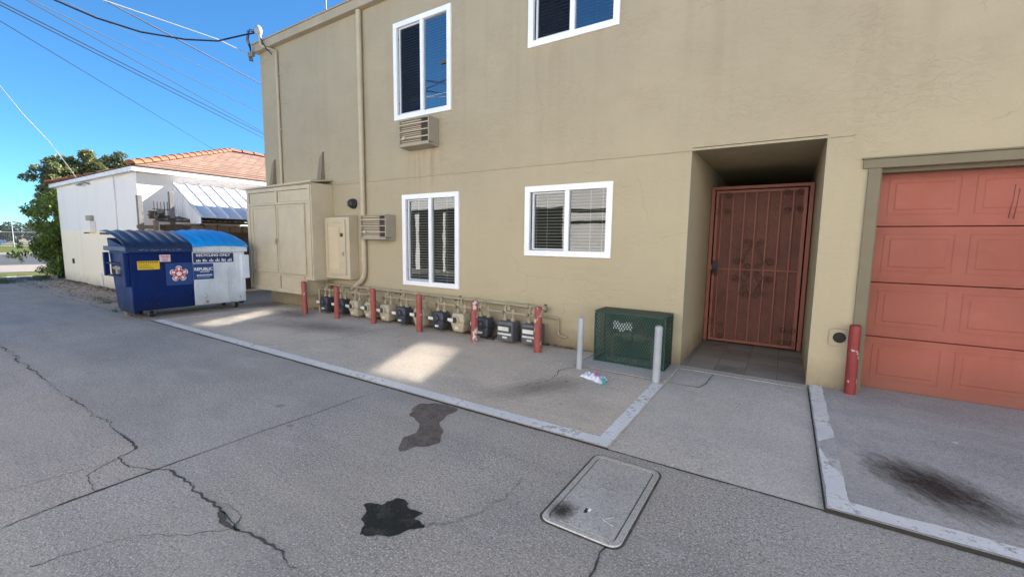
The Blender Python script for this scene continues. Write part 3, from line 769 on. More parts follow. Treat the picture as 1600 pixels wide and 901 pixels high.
# garage door and its trim
DY = .28; dx0, dx1 = .745, 5.69
joints = [.012, .588, 1.17, 1.757, 2.325]
gd = MB()
for z0, z1 in zip(joints[:-1], joints[1:]): gd.box(dx0, dx1, DY, DY + .05, z0 + .004, z1 - .004)
door = gd.build('garage_door', M['salmon'], bld, bevel=.006)
for z0, z1 in zip(joints[:-1], joints[1:]):
    x = .848
    while x + .545 < dx1:
        a, b, c, d = x, x + .545, z0 + .115, z1 - .075
        p = MB()
        # raised border moulding, sunk field, raised centre
        t = .012
        p.box(a, b, DY - .0035, DY, c, c + t).box(a, b, DY - .0035, DY, d - t, d).box(a, a + t, DY - .0035, DY, c + t, d - t).box(b - t, b, DY - .0035, DY, c + t, d - t)
        i0 = .05; i1 = .062; y1 = DY - .0045; y0 = DY
        vs = [(a + i0, y0, c + i0), (b - i0, y0, c + i0), (b - i0, y0, d - i0), (a + i0, y0, d - i0), (a + i1, y1, c + i1), (b - i1, y1, c + i1), (b - i1, y1, d - i1), (a + i1, y1, d - i1)]
        p.add(vs, [(4, 5, 6, 7), (0, 1, 5, 4), (1, 2, 6, 5), (2, 3, 7, 6), (3, 0, 4, 7)])
        p.build('door_panel', M['salmon'], door, bevel=.003, seg=1)
        x += .645
dm = MB()
for q in ([(1.745, 2.14), (1.742, 2.02), (1.735, 1.93), (1.728, 1.83)], [(1.775, 2.10), (1.771, 2.0), (1.766, 1.90), (1.76, 1.82)]):
    dm.tube([(x_, DY - .006, z_) for x_, z_ in q], [.003, .002, .003, .005], 6)
dm.build('paint_drip', M['dripred'], door)
gp = MB()
for z in joints[1:-1]: gp.box(dx0, dx1, DY - .004, DY - .0005, z + .03, z + .036).box(dx0, dx1, DY - .004, DY - .0005, z - .04, z - .034)
gp.build('section_bead', M['salmon'], door)
MB().box(dx0, dx1, DY - .004, DY + .04, .013, .024).build('rubber_seal', M['black'], door)
MB().box(.588, 5.85, -.03, -.003, 2.323, 2.412).box(.575, 5.86, -.05, -.003, 2.4125, 2.428).build('door_header', M['olive'], bld, bevel=.004)
MB().box(.633, .733, -.026, -.003, .0, 2.322).build('door_jamb', M['olive'], bld, bevel=.004)
MB().box(5.70, 5.8, -.026, -.003, .0, 2.322).build('door_jamb', M['olive'], bld, bevel=.004)
MB().box(.736, .744, .003, .29, .024, 2.32).box(.745, 5.69, .10, .27, 2.29, 2.327).build('door_stop', M['olive'], bld)

# downspout
def bent(pts, r=.04, n=8):
    pts = [Vector(p) for p in pts]; out = [pts[0]]
    for a, b, c in zip(pts[:-2], pts[1:-1], pts[2:]):
        p0 = b + (a - b).normalized() * min(r, (a - b).length * .45); p1 = b + (c - b).normalized() * min(r, (c - b).length * .45)
        for i in range(n + 1):
            t = i / n; out.append(p0 * (1 - t) ** 2 + b * 2 * t * (1 - t) + p1 * t * t)
    out.append(pts[-1]); return out
d = MB().tube(bent([(-7.06, -.06, 5.80), (-7.06, -.06, .78), (-7.42, -.085, .56)], .16), .05, 14)
for z in (5.2, 3.4, 2.4, 1.1): d.lathe([(.055, z), (.055, z + .03)], (-7.06, -.06, 0), 14)
d.build('downspout', M['pipe'], bld, smooth=50)
# conduit with weatherhead
se = thing('service_entrance', 'beige electrical conduit with grey weatherhead at the roof corner of the beige building', 'conduit', (-9.92, -.03, 2.75))
MB().tube([(-9.92, -.035, 2.72), (-9.92, -.035, 5.7), (-10.1, -.035, 5.78), (-10.3, -.16, 5.86), (-10.32, -.17, 6.1)], .03, 10).box(-9.99, -9.85, -.02, -.003, 4.0, 4.03).box(-9.99, -9.85, -.02, -.003, 5.2, 5.23).build('conduit', M['pipe'], se, smooth=40)
MB().lathe([(.035, 6.06), (.07, 6.10), (.085, 6.17), (.07, 6.24), (.03, 6.28)], (-10.34, -.18, 0), 14).build('weatherhead', M['galv'], se, smooth=60)
cb = MB()
for i, (dx, dz) in enumerate(((0, 0), (.04, .03), (-.05, .02))):
    cb.tube([(-10.36 + dx, -.2, 6.14), (-10.52 + dx, -.3, 6.16 + dz), (-10.62 + dx, -.28, 6.0), (-10.68 + dx * .5, -.2, 5.86 + dz), (-10.74, -.16, 5.72)], .010, 6)
cb.tube([(-10.34, -.17, 6.1), (-10.2, -.18, 5.9), (-10.08, -.16, 5.74), (-9.98, -.10, 5.62)], .012, 6)
cb.build('lead_cable', M['wire'], se, smooth=60)
MB().box(-10.82, -10.62, -.2, -.127, 5.70, 5.80).box(-10.8, -10.763, -.19, -.1, 5.62, 5.7).build('bracket', M['woodgrey'], se, bevel=.008)
# small mast on the roof
tag(recentre(MB().cyl((-8.2, .05, 6.0), (-8.2, .05, 7.0), .018, 8).box(-8.26, -8.14, -.0, .10, 6.0, 6.06).build('roof_mast', M['steel'])), 'thin metal mast standing on the roof edge', 'mast')
# two tapered wall brackets above the cabinet
for x, lab in ((-10.27, 'flat tapered beige fin on the wall beside the electrical conduit'), (-8.41, 'flat tapered beige fin on the wall above the corner of the big cabinet')):
    tag(MB().hexa([(x - .07, -.10, 2.79), (x + .07, -.10, 2.79), (x + .07, -.003, 2.79), (x - .07, -.003, 2.79), (x - .05, -.035, 3.26), (x + .06, -.035, 3.36), (x + .06, -.003, 3.38), (x - .05, -.003, 3.29)]).build('wall_fin', M['finpaint'], bevel=.005), lab, 'bracket', 'tapered wall fins')

# wall lamp
wl = thing('wall_lamp', 'small black caged bulkhead lamp on the beige wall above the small cabinet', 'wall lamp', (-7.4, -.003, 2.27))
MB().lathe([(.10, -.003), (.10, -.05), (.085, -.06)], (-7.4, 0, 2.26), 18, 'y').build('base', M['black'], wl, smooth=40)
MB().lathe([(.075, -.061), (.07, -.10), (.045, -.125), (.01, -.132)], (-7.4, 0, 2.26), 18, 'y').build('lens', M['dial'], wl, smooth=60)
cg = MB()
for dz in (-.04, 0, .04): cg.tube([(-7.49, -.05, 2.26 + dz), (-7.47, -.12, 2.26 + dz), (-7.4, -.145, 2.26 + dz), (-7.33, -.12, 2.26 + dz), (-7.31, -.05, 2.26 + dz)], .007, 6)
cg.tube([(-7.4, -.05, 2.17), (-7.4, -.12, 2.19), (-7.4, -.15, 2.26), (-7.4, -.12, 2.33), (-7.4, -.05, 2.35)], .007, 6)
cg.build('guard', M['black'], wl, smooth=60)

# wall air conditioners
def air_con(x0, x1, z0, z1, y, label, rusty):
    t = thing('air_conditioner', label, 'air conditioner', (x0, -.003, z0), 'air conditioner sleeves in the beige wall')
    b = MB(); th = .022
    b.box(x0, x1, y, -.003, z1 - th, z1).box(x0, x0 + th, y, -.003, z0 + th, z1 - th).box(x1 - th, x1, y, -.003, z0 + th, z1 - th)
    b.hexa([(x0, y, z0 - .0), (x1, y, z0), (x1, -.003, z0 - .02), (x0, -.003, z0 - .02), (x0, y, z0 + .05), (x1, y, z0 + .05), (x1, -.003, z0 + th), (x0, -.003, z0 + th)])
    b.build('sleeve', M['pvc'], t, bevel=.004)
    MB().box(x0 + th, x0 + (x1 - x0) * .70, y + .045, y + .075, z0 + .05, z1 - th).build('louvre_panel', M['rust'] if rusty else M['cabinet'], t)
    MB().box(x0 + (x1 - x0) * .70, x1 - th, y + .05, y + .07, z0 + .05, z1 - th).build('coil_grille', M['gap'], t)
    fins = MB()
    for i in range(11):
        z = z0 + .06 + i * (z1 - z0 - .1) / 11
        fins.box(x0 + (x1 - x0) * .70, x1 - th, y + .035, y + .049, z, z + .009)
        fins.box(x0 + th, x0 + (x1 - x0) * .70, y + .035, y + .0445, z + .01, z + .026)
    fins.build('fin_row', M['louv'], t)
    bars = MB()
    for q in (.30, .55, .80):
        z = z0 + (z1 - z0) * q; bars.box(x0 + th, x1 - th, y + .004, y + .02, z - .008, z + .008)
    bars.build('grille_bar', M['pvcl'], t, bevel=.003)
    MB().box(x0 + .10, x0 + .16, y - .012, y + .003, z0 + .115, z0 + .165).build('drain_clip', M['pvcl'], t, bevel=.004)
    return t
M['louv'] = paint('brown_louvre', (.12, .09, .062), .6, .1)
M['pvcl'] = paint('pale_grille', (.50, .45, .35), .5, .08)
air_con(-5.83, -5.12, 3.15, 3.60, -.252, 'beige slatted air conditioner box sticking out under the tall upper window', False)
air_con(-6.925, -6.212, 1.555, 2.012, -.244, 'beige slatted air conditioner box beside the tall lower window, over the downspout', False)

# big utility cabinet
uc = thing('utility_cabinet', 'large beige double door utility cabinet fixed to the wall beside the dumpster', 'cabinet', (-9.35, -.003, .37))
x0, x1, x2, y0 = -10.62, -8.087, -8.35, -.47
MB().box(x0, x1, y0, -.003, .70, 2.67).box(x0, x2, y0, -.003, .38, .70).build('carcass', M['cabinet'], uc, bevel=.005)
MB().hexa([(x0 - .03, -.505, 2.645), (x1 + .01, -.505, 2.672), (x1 + .01, -.003, 2.75), (x0 - .03, -.003, 2.70), (x0 - .03, -.505, 2.68), (x1 + .01, -.505, 2.715), (x1 + .01, -.003, 2.785), (x0 - .03, -.003, 2.735)]).build('top', M['cabinet'], uc, bevel=.005)
tr = MB(); ya, yb = y0 - .022, y0
tr.box(x0, x0 + .1, ya, yb, .38, 2.64).box(x1 - .13, x1, ya, yb, .70, 2.66).box(x2 - .08, x2, ya, yb, .38, .70)
tr.box(x0 + .1, x1 - .13, ya, yb, 2.56, 2.64).box(x0 + .1, x2 - .08, ya, yb, .38, .45)
tr.box(-9.42, -9.35, ya, yb, 2.32, 2.56).box(-9.42, -9.35, ya, yb, .45, .74)
tr.box(x0 + .1, x1 - .13, ya, yb, 2.27, 2.32).box(x0 + .1, x2 - .08, ya, yb, .74, .79)
tr.build('trim', M['cabinet'], uc, bevel=.004)
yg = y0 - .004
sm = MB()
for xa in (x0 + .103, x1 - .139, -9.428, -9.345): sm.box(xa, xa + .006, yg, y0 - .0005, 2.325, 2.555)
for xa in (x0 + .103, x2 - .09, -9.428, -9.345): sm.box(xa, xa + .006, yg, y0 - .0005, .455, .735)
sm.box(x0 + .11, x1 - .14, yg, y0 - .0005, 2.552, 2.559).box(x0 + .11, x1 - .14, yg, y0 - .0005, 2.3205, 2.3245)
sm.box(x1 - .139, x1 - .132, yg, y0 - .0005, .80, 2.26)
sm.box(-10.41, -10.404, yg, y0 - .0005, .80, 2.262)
sm.build('shadow_line', M['gap'], uc)  # dark strips drawn as shadow lines along the trim, corner and top
MB().box(x1 - .045, x1 - .038, ya - .003, ya - .0005, .72, 2.64).build('corner_shadow_line', M['gap'], uc)
MB().box(x0, x1, y0 - .03, y0 - .0005, 2.6405, 2.6465).build('top_shadow_line', M['gap'], uc)
for a, b, nm in ((-10.40, -9.40, 'door'), (-9.37, -8.345, 'door')):
    q = MB().box(a, b, y0 - .016, y0 - .0, .80, 2.262)
    q.box(a, b, y0 - .032, y0 - .0165, 2.21, 2.262).box(a, b, y0 - .032, y0 - .0165, .80, .85).box(a, a + .045, y0 - .032, y0 - .0165, .85, 2.21).box(b - .045, b, y0 - .032, y0 - .0165, .85, 2.21)
    dd = q.build(nm, M['cabinet'], uc, bevel=.004)
    hx = a - .012 if a < -10 else b - .03
    MB().box(hx, hx + .04, y0 - .042, y0 - .033, 1.85, 1.97).box(hx, hx + .04, y0 - .042, y0 - .033, 1.0, 1.12).build('hinge', M['cabinet'], dd, bevel=.003)
MB().box(-9.44, -9.33, y0 - .055, y0 - .033, 1.50, 1.56).box(-9.41, -9.365, y0 - .07, y0 - .055, 1.42, 1.52).build('latch', M['pvc'], uc, bevel=.005)
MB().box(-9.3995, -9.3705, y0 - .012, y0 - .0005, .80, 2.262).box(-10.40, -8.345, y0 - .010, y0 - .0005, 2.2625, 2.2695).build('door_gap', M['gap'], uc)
# small cabinet
sc_ = thing('meter_cabinet', 'small beige cabinet with one framed panel door beside the large cabinet', 'cabinet', (-7.69, -.003, .75))
x0, x1, y0 = -8.083, -7.30, -.215
MB().hexa([(x0, y0, .75), (x1, y0, .75), (x1, -.003, .75), (x0, -.003, .75), (x0, y0, 1.985), (x1, y0, 1.985), (x1, -.003, 2.04), (x0, -.003, 2.04)]).build('carcass', M['cabinet'], sc_, bevel=.006)
q = MB().box(-8.02, -7.40, y0 - .018, y0, .84, 1.93)
q.box(-8.02, -7.40, y0 - .03, y0 - .0185, 1.87, 1.93).box(-8.02, -7.40, y0 - .03, y0 - .0185, .84, .90).box(-8.02, -7.96, y0 - .03, y0 - .0185, .90, 1.87).box(-7.46, -7.40, y0 - .03, y0 - .0185, .90, 1.87)
dd = q.build('door', M['cabinet'], sc_, bevel=.004)
q = MB().box(-7.93, -7.58, y0 - .026, y0 - .0185, .95, 1.79); q.box(-7.905, -7.605, y0 - .0305, y0 - .0265, .98, 1.76); q.build('door_panel', M['cabdoor'], dd, bevel=.004)
MB().box(-7.52, -7.47, y0 - .055, y0 - .031, 1.60, 1.67).build('padlock', M['black'], dd, bevel=.006)
MB().box(-7.48, -7.43, y0 - .05, y0 - .031, 1.22, 1.30).build('hasp', M['pvc'], dd, bevel=.005)

# dryer vent in the pier
dv = thing('wall_vent', 'square beige vent plate with a dark round hole low on the wall beside the gate', 'vent', (.532, -.003, .585))
p = MB(); n = 28; cx, cz, rr = .532, .583, .058
outer = []
for i in range(n):
    a = 2 * math.pi * i / n; ca, sa = math.cos(a), math.sin(a); m = .09 / max(abs(ca), abs(sa)); outer.append((cx + ca * m, -.022, cz + sa * m))
inner = [(cx + rr * math.cos(2 * math.pi * i / n), -.022, cz + rr * math.sin(2 * math.pi * i / n)) for i in range(n)]
back = [(v[0], -.003, v[2]) for v in outer]; tubeb = [(v[0], -.006, v[2]) for v in inner]
p.add(outer + inner + back + tubeb, [(i, (i + 1) % n, n + (i + 1) % n, n + i) for i in range(n)] + [(i, 2 * n + i, 2 * n + (i + 1) % n, (i + 1) % n) for i in range(n)] + [(n + i, n + (i + 1) % n, 3 * n + (i + 1) % n, 3 * n + i) for i in range(n)])
p.build('plate', M['fascia'], dv)
MB().lathe([(.057, -.005), (.057, -.0085)], (cx, 0, cz), 24, 'y').build('hole', M['gap'], dv)
sl = MB()
for dz in (-.03, -.01, .01, .03): sl.box(cx - .045, cx + .045, -.02, -.0095, cz + dz - .003, cz + dz + .003)
sl.build('louvre', M['black'], dv)

# ------------------------------------------------------------------ bollards
def bollard(x, y, h, r, mat, name, label, cat, group, lean=(0, 0), chipped=True):
    mb = MB(); n = 18; prof = [(r * 1.0, 0)]
    k = 10
    prof += [(r, h * i / k) for i in range(1, k)] + [(r, h - .006), (r * .94, h), (r * .8, h + (.0 if name == 'grey_post' else .008)), (r * .3, h + .012)]
    mb.lathe(prof, (x, y, .0), n)
    o = mb.build(name, mat, smooth=35)
    o.data.transform(Matrix.Translation((-x, -y, 0))); o.location = (x, y, .012 if y < 0 and x < 0 else .0)
    o.rotation_euler = (lean[0], lean[1], 0)
    return tag(o, label, cat, group)
RG = 'red bollards guarding the gas meters'
bollard(-8.27, -.60, .665, .052, M['redpost'], 'red_bollard', 'red bollard in front of the large utility cabinet, farthest from the gate', 'bollard', RG, (R(0), R(-1)))
bollard(-7.315, -.53, .625, .050, M['redpost'], 'red_bollard', 'red bollard in front of the small cabinet, between two dark gas meters', 'bollard', RG, (R(0), R(.5)))
bollard(-6.355, -.44, .635, .052, M['redpost'], 'red_bollard', 'red bollard under the lower air conditioner and downspout', 'bollard', RG, (R(0), R(-.8)))
bollard(-5.15, -.48, .63, .052, M['redpost'], 'red_bollard', 'red bollard below the tall lower window', 'bollard', RG)
bollard(-3.95, -.52, .635, .052, M['redworn'], 'red_bollard', 'red bollard with small white chips between a tan and a navy gas meter', 'bollard', RG)
bollard(-2.855, -.49, .63, .056, M['redworn'], 'red_bollard', 'badly chipped red bollard at the end of the meter row nearest the grey posts', 'bollard', RG, (R(0), R(0)))
bollard(.652, -.10, .74, .05, M['reddark'], 'door_post', 'dark red chipped post in front of the garage door jamb', 'bollard', None, (R(1), R(-.6)))
GG = 'grey posts beside the green cage'
bollard(-2.05, -.88, .63, .036, M['galv'], 'grey_post', 'slim grey post in front of the meter side of the green cage', 'bollard', GG, (0, R(.5)))
bollard(-1.135, -.86, .63, .042, M['galv'], 'grey_post', 'slim grey post at the end of the short white line, nearer the gate', 'bollard', GG, (0, R(.5)))
for (x, y) in ((-8.27, -.6), (-7.315, -.53), (-6.355, -.44), (-5.15, -.48), (-3.95, -.52), (-2.855, -.49)):
    pass

# ------------------------------------------------------------------ gas meters
def pipez(x): return .575 - .004 * (x + 5.8) if x > -8.6 else .58
gp = thing('gas_pipe', 'long beige gas pipe running along the wall above the row of meters', 'pipe', (-5.7, -.12, .55))
mp = MB().tube([(-8.55, -.11, .60), (-5.8, -.11, .595), (-2.98, -.11, .575)], .026, 12)
for x in (-7.8, -6.9, -5.6, -4.3, -3.3): mp.lathe([(.04, x), (.04, x + .07)], (0, -.11, .598 - .0035 * (x + 8.5)), 12, 'x')
mp.lathe([(.04, -2.99), (.04, -2.93)], (0, -.11, .575), 12, 'x')
mp.build('manifold', M['gaspipe'], gp, smooth=40)
MB().tube(bent([(-8.5, -.25, .50), (-5.8, -.25, .495), (-3.0, -.25, .47)], .05), .016, 8).build('service_line', M['gaspipe'], gp, smooth=40)
MB().tube(bent([(-3.0, -.05, .44), (-2.76, -.05, .44), (-2.76, -.05, .19), (-2.62, -.05, .165)], .06), .018, 10).build('drop_pipe', M['gaspipe'], gp, smooth=40)
br = MB()
for x in (-8.2, -6.1, -4.65, -3.0): br.box(x - .012, x + .012, -.15, -.003, .55, .565).box(x - .02, x + .02, -.012, -.003, .5, .62)
br.build('wall_bracket', M['rust'], gp)

def meter(kind, x, label, s=1.0, dz=0.):
    """a domestic gas meter hanging by its two necks from the pipe"""
    y = -.25
    t = thing('gas_meter', label, 'gas meter', (x, y, .06), 'gas meters in a row along the wall')
    body = {'d': M['metdark'], 't': M['mettan'], 'g': M['metgrey'], 'n': M['metdark']}[kind]
    zb = .062 + dz; w = .140 * s; d = .108 * s
    if kind == 'g':
        b = MB().hexa([(x - w * .95, y - d, zb), (x + w * .95, y - d, zb), (x + w * .95, y + d, zb), (x - w * .95, y + d, zb), (x - w * .95, y - d, zb + .30), (x + w * .95, y - d, zb + .30), (x + w * .95, y + d, zb + .30), (x - w * .95, y + d, zb + .30)])
        b.build('case', body, t, bevel=.02, seg=3, smooth=50)
        MB().box(x - w * .8, x + w * .8, y - d - .018, y - d + .002, zb + .15, zb + .255).build('index_window', M['dial'], t, bevel=.004)
        MB().box(x - w * .7, x + w * .55, y - d - .022, y - d - .0185, zb + .165, zb + .225).build('label_plate', M['label'], t)
        MB().box(x - w * .8, x + w * .8, y - d - .006, y - d + .002, zb + .10, zb + .125).box(x - w * .25, x + w * .3, y - d - .007, y - d + .002, zb + .05, zb + .075).build('badge', M['label'], t)
        top = zb + .30
    else:
        # tapered lower bowl, flange, domed upper casing
        b = MB().hexa([(x - w * .72, y - d * .8, zb), (x + w * .72, y - d * .8, zb), (x + w * .72, y + d * .8, zb), (x - w * .72, y + d * .8, zb),
                       (x - w, y - d, zb + .15), (x + w, y - d, zb + .15), (x + w, y + d, zb + .15), (x - w, y + d, zb + .15)])
        b.build('bowl', body, t, bevel=.022, seg=3, smooth=50)
        MB().box(x - w * 1.06, x + w * 1.06, y - d * 1.1, y + d * 1.1, zb + .148, zb + .164).build('flange', body, t, bevel=.004)
        b = MB().hexa([(x - w, y - d, zb + .162), (x + w, y - d, zb + .162), (x + w, y + d, zb + .162), (x - w, y + d, zb + .162),
                       (x - w * .78, y - d * .85, zb + .305), (x + w * .78, y - d * .85, zb + .305), (x + w * .78, y + d * .8, zb + .305), (x - w * .78, y + d * .8, zb + .305)])
        b.build('top_case', body, t, bevel=.02, seg=3, smooth=50)
        bx = x - w * .15
        MB().lathe([(.062, y - d + .01), (.066, y - d - .02), (.052, y - d - .034)], (bx, 0, zb + .20), 20, 'y').build('index_housing', body, t, smooth=40)
        MB().lathe([(.05, y - d - .0335), (.045, y - d - .037)], (bx, 0, zb + .20), 20, 'y').build('dial', M['dial'], t)
        MB().box(x - w * 1.1, x - w * .35, y - d - .05, y - d - .038, zb + .175, zb + .225).build('label_plate', M['label'], t, bevel=.003)
        MB().box(x - w * .25, x + w * .25, y - d - .012, y - d * .9, zb + .055, zb + .085).build('badge', M['label'], t, bevel=.002)
        top = zb + .30
    for sx in (-1, 1):
        nk = MB().cyl((x + sx * .072, y + .01, top - .02), (x + sx * .072, y + .01, .5), .019, 12)
        nk.lathe([(.03, top - .005), (.034, top + .01), (.034, top + .04), (.026, top + .05)], (x + sx * .072, y + .01, 0), 8)
        nk.lathe([(.027, .46), (.03, .475), (.03, .51), (.02, .53)], (x + sx * .072, y + .01, 0), 10)
        if sx < 0: nk.tube(bent([(x - .072, y + .01, .5), (x - .072, y + .01, .56), (x - .072, -.11, .585)], .03), .019, 10)
        nk.build('neck', M['gaspipe'], t, smooth=40)
    MB().tube([(x - .072, y - .015, .475), (x - .072, y - .045, .475)], .014, 8).box(x - .082, x - .062, y - .055, y - .04, .445, .505).build('shutoff_valve', M['brass'], t)
    MB().box(x - .015, x + .03, y - .02, y + .03, .52, .565).tube([(x + .005, y, .56), (x + .005, y, .62)], .012, 8).build('regulator', M['gaspipe'], t, bevel=.004)
    return t
spec = [('d', -8.02, 'black gas meter under the small cabinet, farthest from the gate'),
        ('d', -7.50, 'black gas meter half hidden behind the red bollard by the small cabinet'),
        ('t', -7.06, 'tan gas meter at the foot of the downspout'),
        ('t', -6.62, 'tan gas meter half hidden behind the red bollard under the lower air conditioner'),
        ('t', -6.18, 'tan gas meter next after the bollard under the lower air conditioner'),
        ('d', -5.76, 'black gas meter between two tan ones, left of the bollard below the tall window'),
        ('t', -5.30, 'tan gas meter hidden behind the bollard below the tall window'),
        ('d', -4.87, 'black gas meter just below the tall lower window frame, right of a bollard'),
        ('t', -4.43, 'tan gas meter just left of the white chipped bollard, last of the tan ones'),
        ('n', -3.96, 'navy gas meter behind the white chipped red bollard, a black pipe under it'),
        ('g', -3.50, 'boxy grey gas meter with white labels standing clear of the bollards'),
        ('g', -3.07, 'boxy grey gas meter behind the badly chipped red bollard, nearest the gate')]
for i, (kd, x, lab) in enumerate(spec):
    meter(kd, x, lab, random.uniform(.97, 1.06), random.uniform(-.012, .014))
tag(recentre(MB().tube(bent([(-3.93, -.22, .02), (-3.93, -.22, .09)], .03), .03, 10).tube([(-4.05, -.24, .035), (-3.78, -.24, .035)], .022, 8).build('ground_valve', M['black'], bevel=.003)), 'black pipe stub on the ground beneath the navy gas meter', 'pipe')
tag(recentre(MB().cyl((-8.22, -.3, .0), (-8.22, -.3, .52), .022, 10).cyl((-8.22, -.3, .5), (-8.22, -.12, .59), .02, 10).build('gas_riser', M['gaspipe'], smooth=40)), 'beige gas riser coming out of the ground at the cabinet end of the meter row', 'pipe')

# litter along the wall foot
rnd = random.Random(5)
mb = MB()
for _ in range(1500):
    x = rnd.uniform(-8.8, -2.5); y = -.02 - abs(rnd.gauss(0, .12)); z = .02 + rnd.random() * .02
    if x > -3 and y < -.15: continue
    s = rnd.uniform(.008, .028); a = rnd.uniform(0, 6.28); b = rnd.uniform(-.5, .5)
    ux, uy = math.cos(a) * s, math.sin(a) * s
    mb.add([(x - ux, y - uy, z), (x + uy * .4, y - ux * .4, z + s * .3), (x + ux, y + uy, z + s * b), (x - uy * .4, y + ux * .4, z + s * .25)], [(0, 1, 2, 3)])
for _ in range(900):
    x = rnd.uniform(-21, -11.3); y = rnd.uniform(-2.6, -1.42) if rnd.random() < .5 else -1.43 - abs(rnd.gauss(0, .2)); z = .012 + rnd.random() * .02
    s = rnd.uniform(.015, .05); a = rnd.uniform(0, 6.28)
    ux, uy = math.cos(a) * s, math.sin(a) * s
    mb.add([(x - ux, y - uy, z), (x + uy * .4, y - ux * .4, z + s * .3), (x + ux, y + uy, z), (x - uy * .4, y + ux * .4, z + s * .25)], [(0, 1, 2, 3)])
tag(mb.build('leaf_litter', M['litter'], kind='stuff'), 'dry brown leaf litter along the foot of the walls', 'leaf litter')

# weeds and grass
mb = MB()
def tuft(x, y, n, h, sp, z=.0):
    for _ in range(n):
        a = rnd.uniform(0, 6.28); r_ = sp * rnd.random() ** .6; px, py = x + r_ * math.cos(a), y + r_ * math.sin(a) * .6
        hh = h * rnd.uniform(.4, 1.2); lx, ly = rnd.gauss(0, .35) * hh, rnd.gauss(0, .35) * hh; w = hh * .07 + .002
        mb.add([(px - w, py, z), (px + w, py, z), (px + lx * .5 + w * .6, py + ly * .5, z + hh * .65), (px + lx * .5 - w * .6, py + ly * .5, z + hh * .65), (px + lx, py + ly, z + hh)], [(0, 1, 2, 3), (3, 2, 4)])
for _ in range(26): tuft(rnd.uniform(-24.4, -21.0), rnd.uniform(-3.6, -1.7), 60, .16, .3)
for _ in range(9): tuft(rnd.uniform(-14.6, -12.6), -2.35 + rnd.uniform(-.12, .12), 26, .08, .16)
for q in ((-19.5, -1.6), (-17.2, -1.55), (-15.2, -1.5), (-11.6, -2.7), (-2.66, -4.6), (-2.52, -4.63), (-2.4, -4.62), (-2.6, -4.6)): tuft(q[0], q[1], 14 if q[0] > -5 else 30, .012 if q[0] > -5 else .10, .07)
tag(mb.build('grass', M['grass'], kind='stuff'), 'grass tufts and weeds along the alley edge', 'grass')

# ------------------------------------------------------------------ green cage
cg = thing('backflow_cage', 'dark green expanded metal cage over pipework, standing by the gate', 'cage', (-1.6, -.24, .02))
cx0, cx1, cy0, cy1, cz0, cz1 = -2.045, -1.145, -.445, -.06, .022, .675
fr = MB(); t = .022
for x in (cx0, cx1 - t):
    for y in (cy0, cy1 - t): fr.box(x, x + t, y, y + t, cz0, cz1 - t)
for z in (cz0 + .001, cz1 - t):
    for y in (cy0, cy1 - t): fr.box(cx0 + t, cx1 - t, y, y + t, z, z + t)
    for x in (cx0, cx1 - t): fr.box(x, x + t, cy0 + t, cy1 - t, z, z + t)
fr.box(cx0 + .15, cx0 + .165, cy0 + .004, cy0 + .014, cz0 + t, cz1 - t)
fr.build('frame', M['green'], cg, bevel=.003)
MB().box(cx0 - .004, cx1 + .004, cy0 - .004, cy1 + .004, cz1 + .001, cz1 + .006).build('top_sheet', M['green'], cg)
def mesh_panel(org, eu, ev, U, V, name, pitch=.036, wd=.0115):
    mb = MB(); org = Vector(org); eu = Vector(eu); ev = Vector(ev); nn = eu.cross(ev).normalized() * .0012
    k = .55
    for sgn in (1, -1):
        c = -V / k * 1.0
        c = -(V * 2 + .1)
        while c < U + V * 2 + .1:
            # line u = c + sgn*v*k' ; steep diamonds
            pts = []
            s_ = sgn * .62
            v0, v1 = 0., V
            u0, u1 = c, c + s_ * V
            # clip to 0..U
            def clip(u0, v0, u1, v1):
                t0, t1 = 0., 1.; du = u1 - u0
                for a, b in ((-du, u0), (du, U - u0)):
                    if a == 0:
                        if b < 0: return None
                    else:
                        r_ = b / a
                        if a < 0: t0 = max(t0, r_)
                        else: t1 = min(t1, r_)
                return None if t0 >= t1 else (t0, t1)
            q = clip(u0, v0, u1, v1)
            if q:
                a = org + eu * (u0 + (u1 - u0) * q[0]) + ev * (V * q[0]); b = org + eu * (u0 + (u1 - u0) * q[1]) + ev * (V * q[1])
                dd = (b - a).normalized(); sd = dd.cross(nn).normalized() * wd / 2
                o = nn * sgn
                mb.add([a - sd + o, a + sd + o, b + sd + o, b - sd + o], [(0, 1, 2, 3)])
            c += pitch
    return mb.build(name, M['green'], cg)
mesh_panel((cx0 + t, cy0 + .010, cz0 + t), (1, 0, 0), (0, 0, 1), cx1 - cx0 - 2 * t, cz1 - cz0 - 2 * t, 'mesh_panel')
mesh_panel((cx0 + t, cy1 - .010, cz0 + t), (1, 0, 0), (0, 0, 1), cx1 - cx0 - 2 * t, cz1 - cz0 - 2 * t, 'mesh_panel')
mesh_panel((cx1 - .010, cy0 + t, cz0 + t), (0, 1, 0), (0, 0, 1), cy1 - cy0 - 2 * t, cz1 - cz0 - 2 * t, 'mesh_panel')
mesh_panel((cx0 + .010, cy0 + t, cz0 + t), (0, 1, 0), (0, 0, 1), cy1 - cy0 - 2 * t, cz1 - cz0 - 2 * t, 'mesh_panel')
bf = thing('backflow_valve', 'dull brass backflow valve and pipes inside the green cage', 'valve', (-1.6, -.25, .02))
MB().tube(bent([(-1.86, -.25, .02), (-1.86, -.25, .36), (-1.33, -.25, .36), (-1.33, -.25, .02)], .08), .035, 12).build('pipe', M['brass'], bf, smooth=50)
MB().lathe([(.05, -1.76), (.07, -1.73), (.075, -1.62), (.055, -1.6)], (0, -.25, .36), 16, 'x').lathe([(.055, -1.58), (.075, -1.56), (.07, -1.46), (.05, -1.43)], (0, -.25, .36), 16, 'x').build('valve_body', M['brass'], bf, smooth=50)
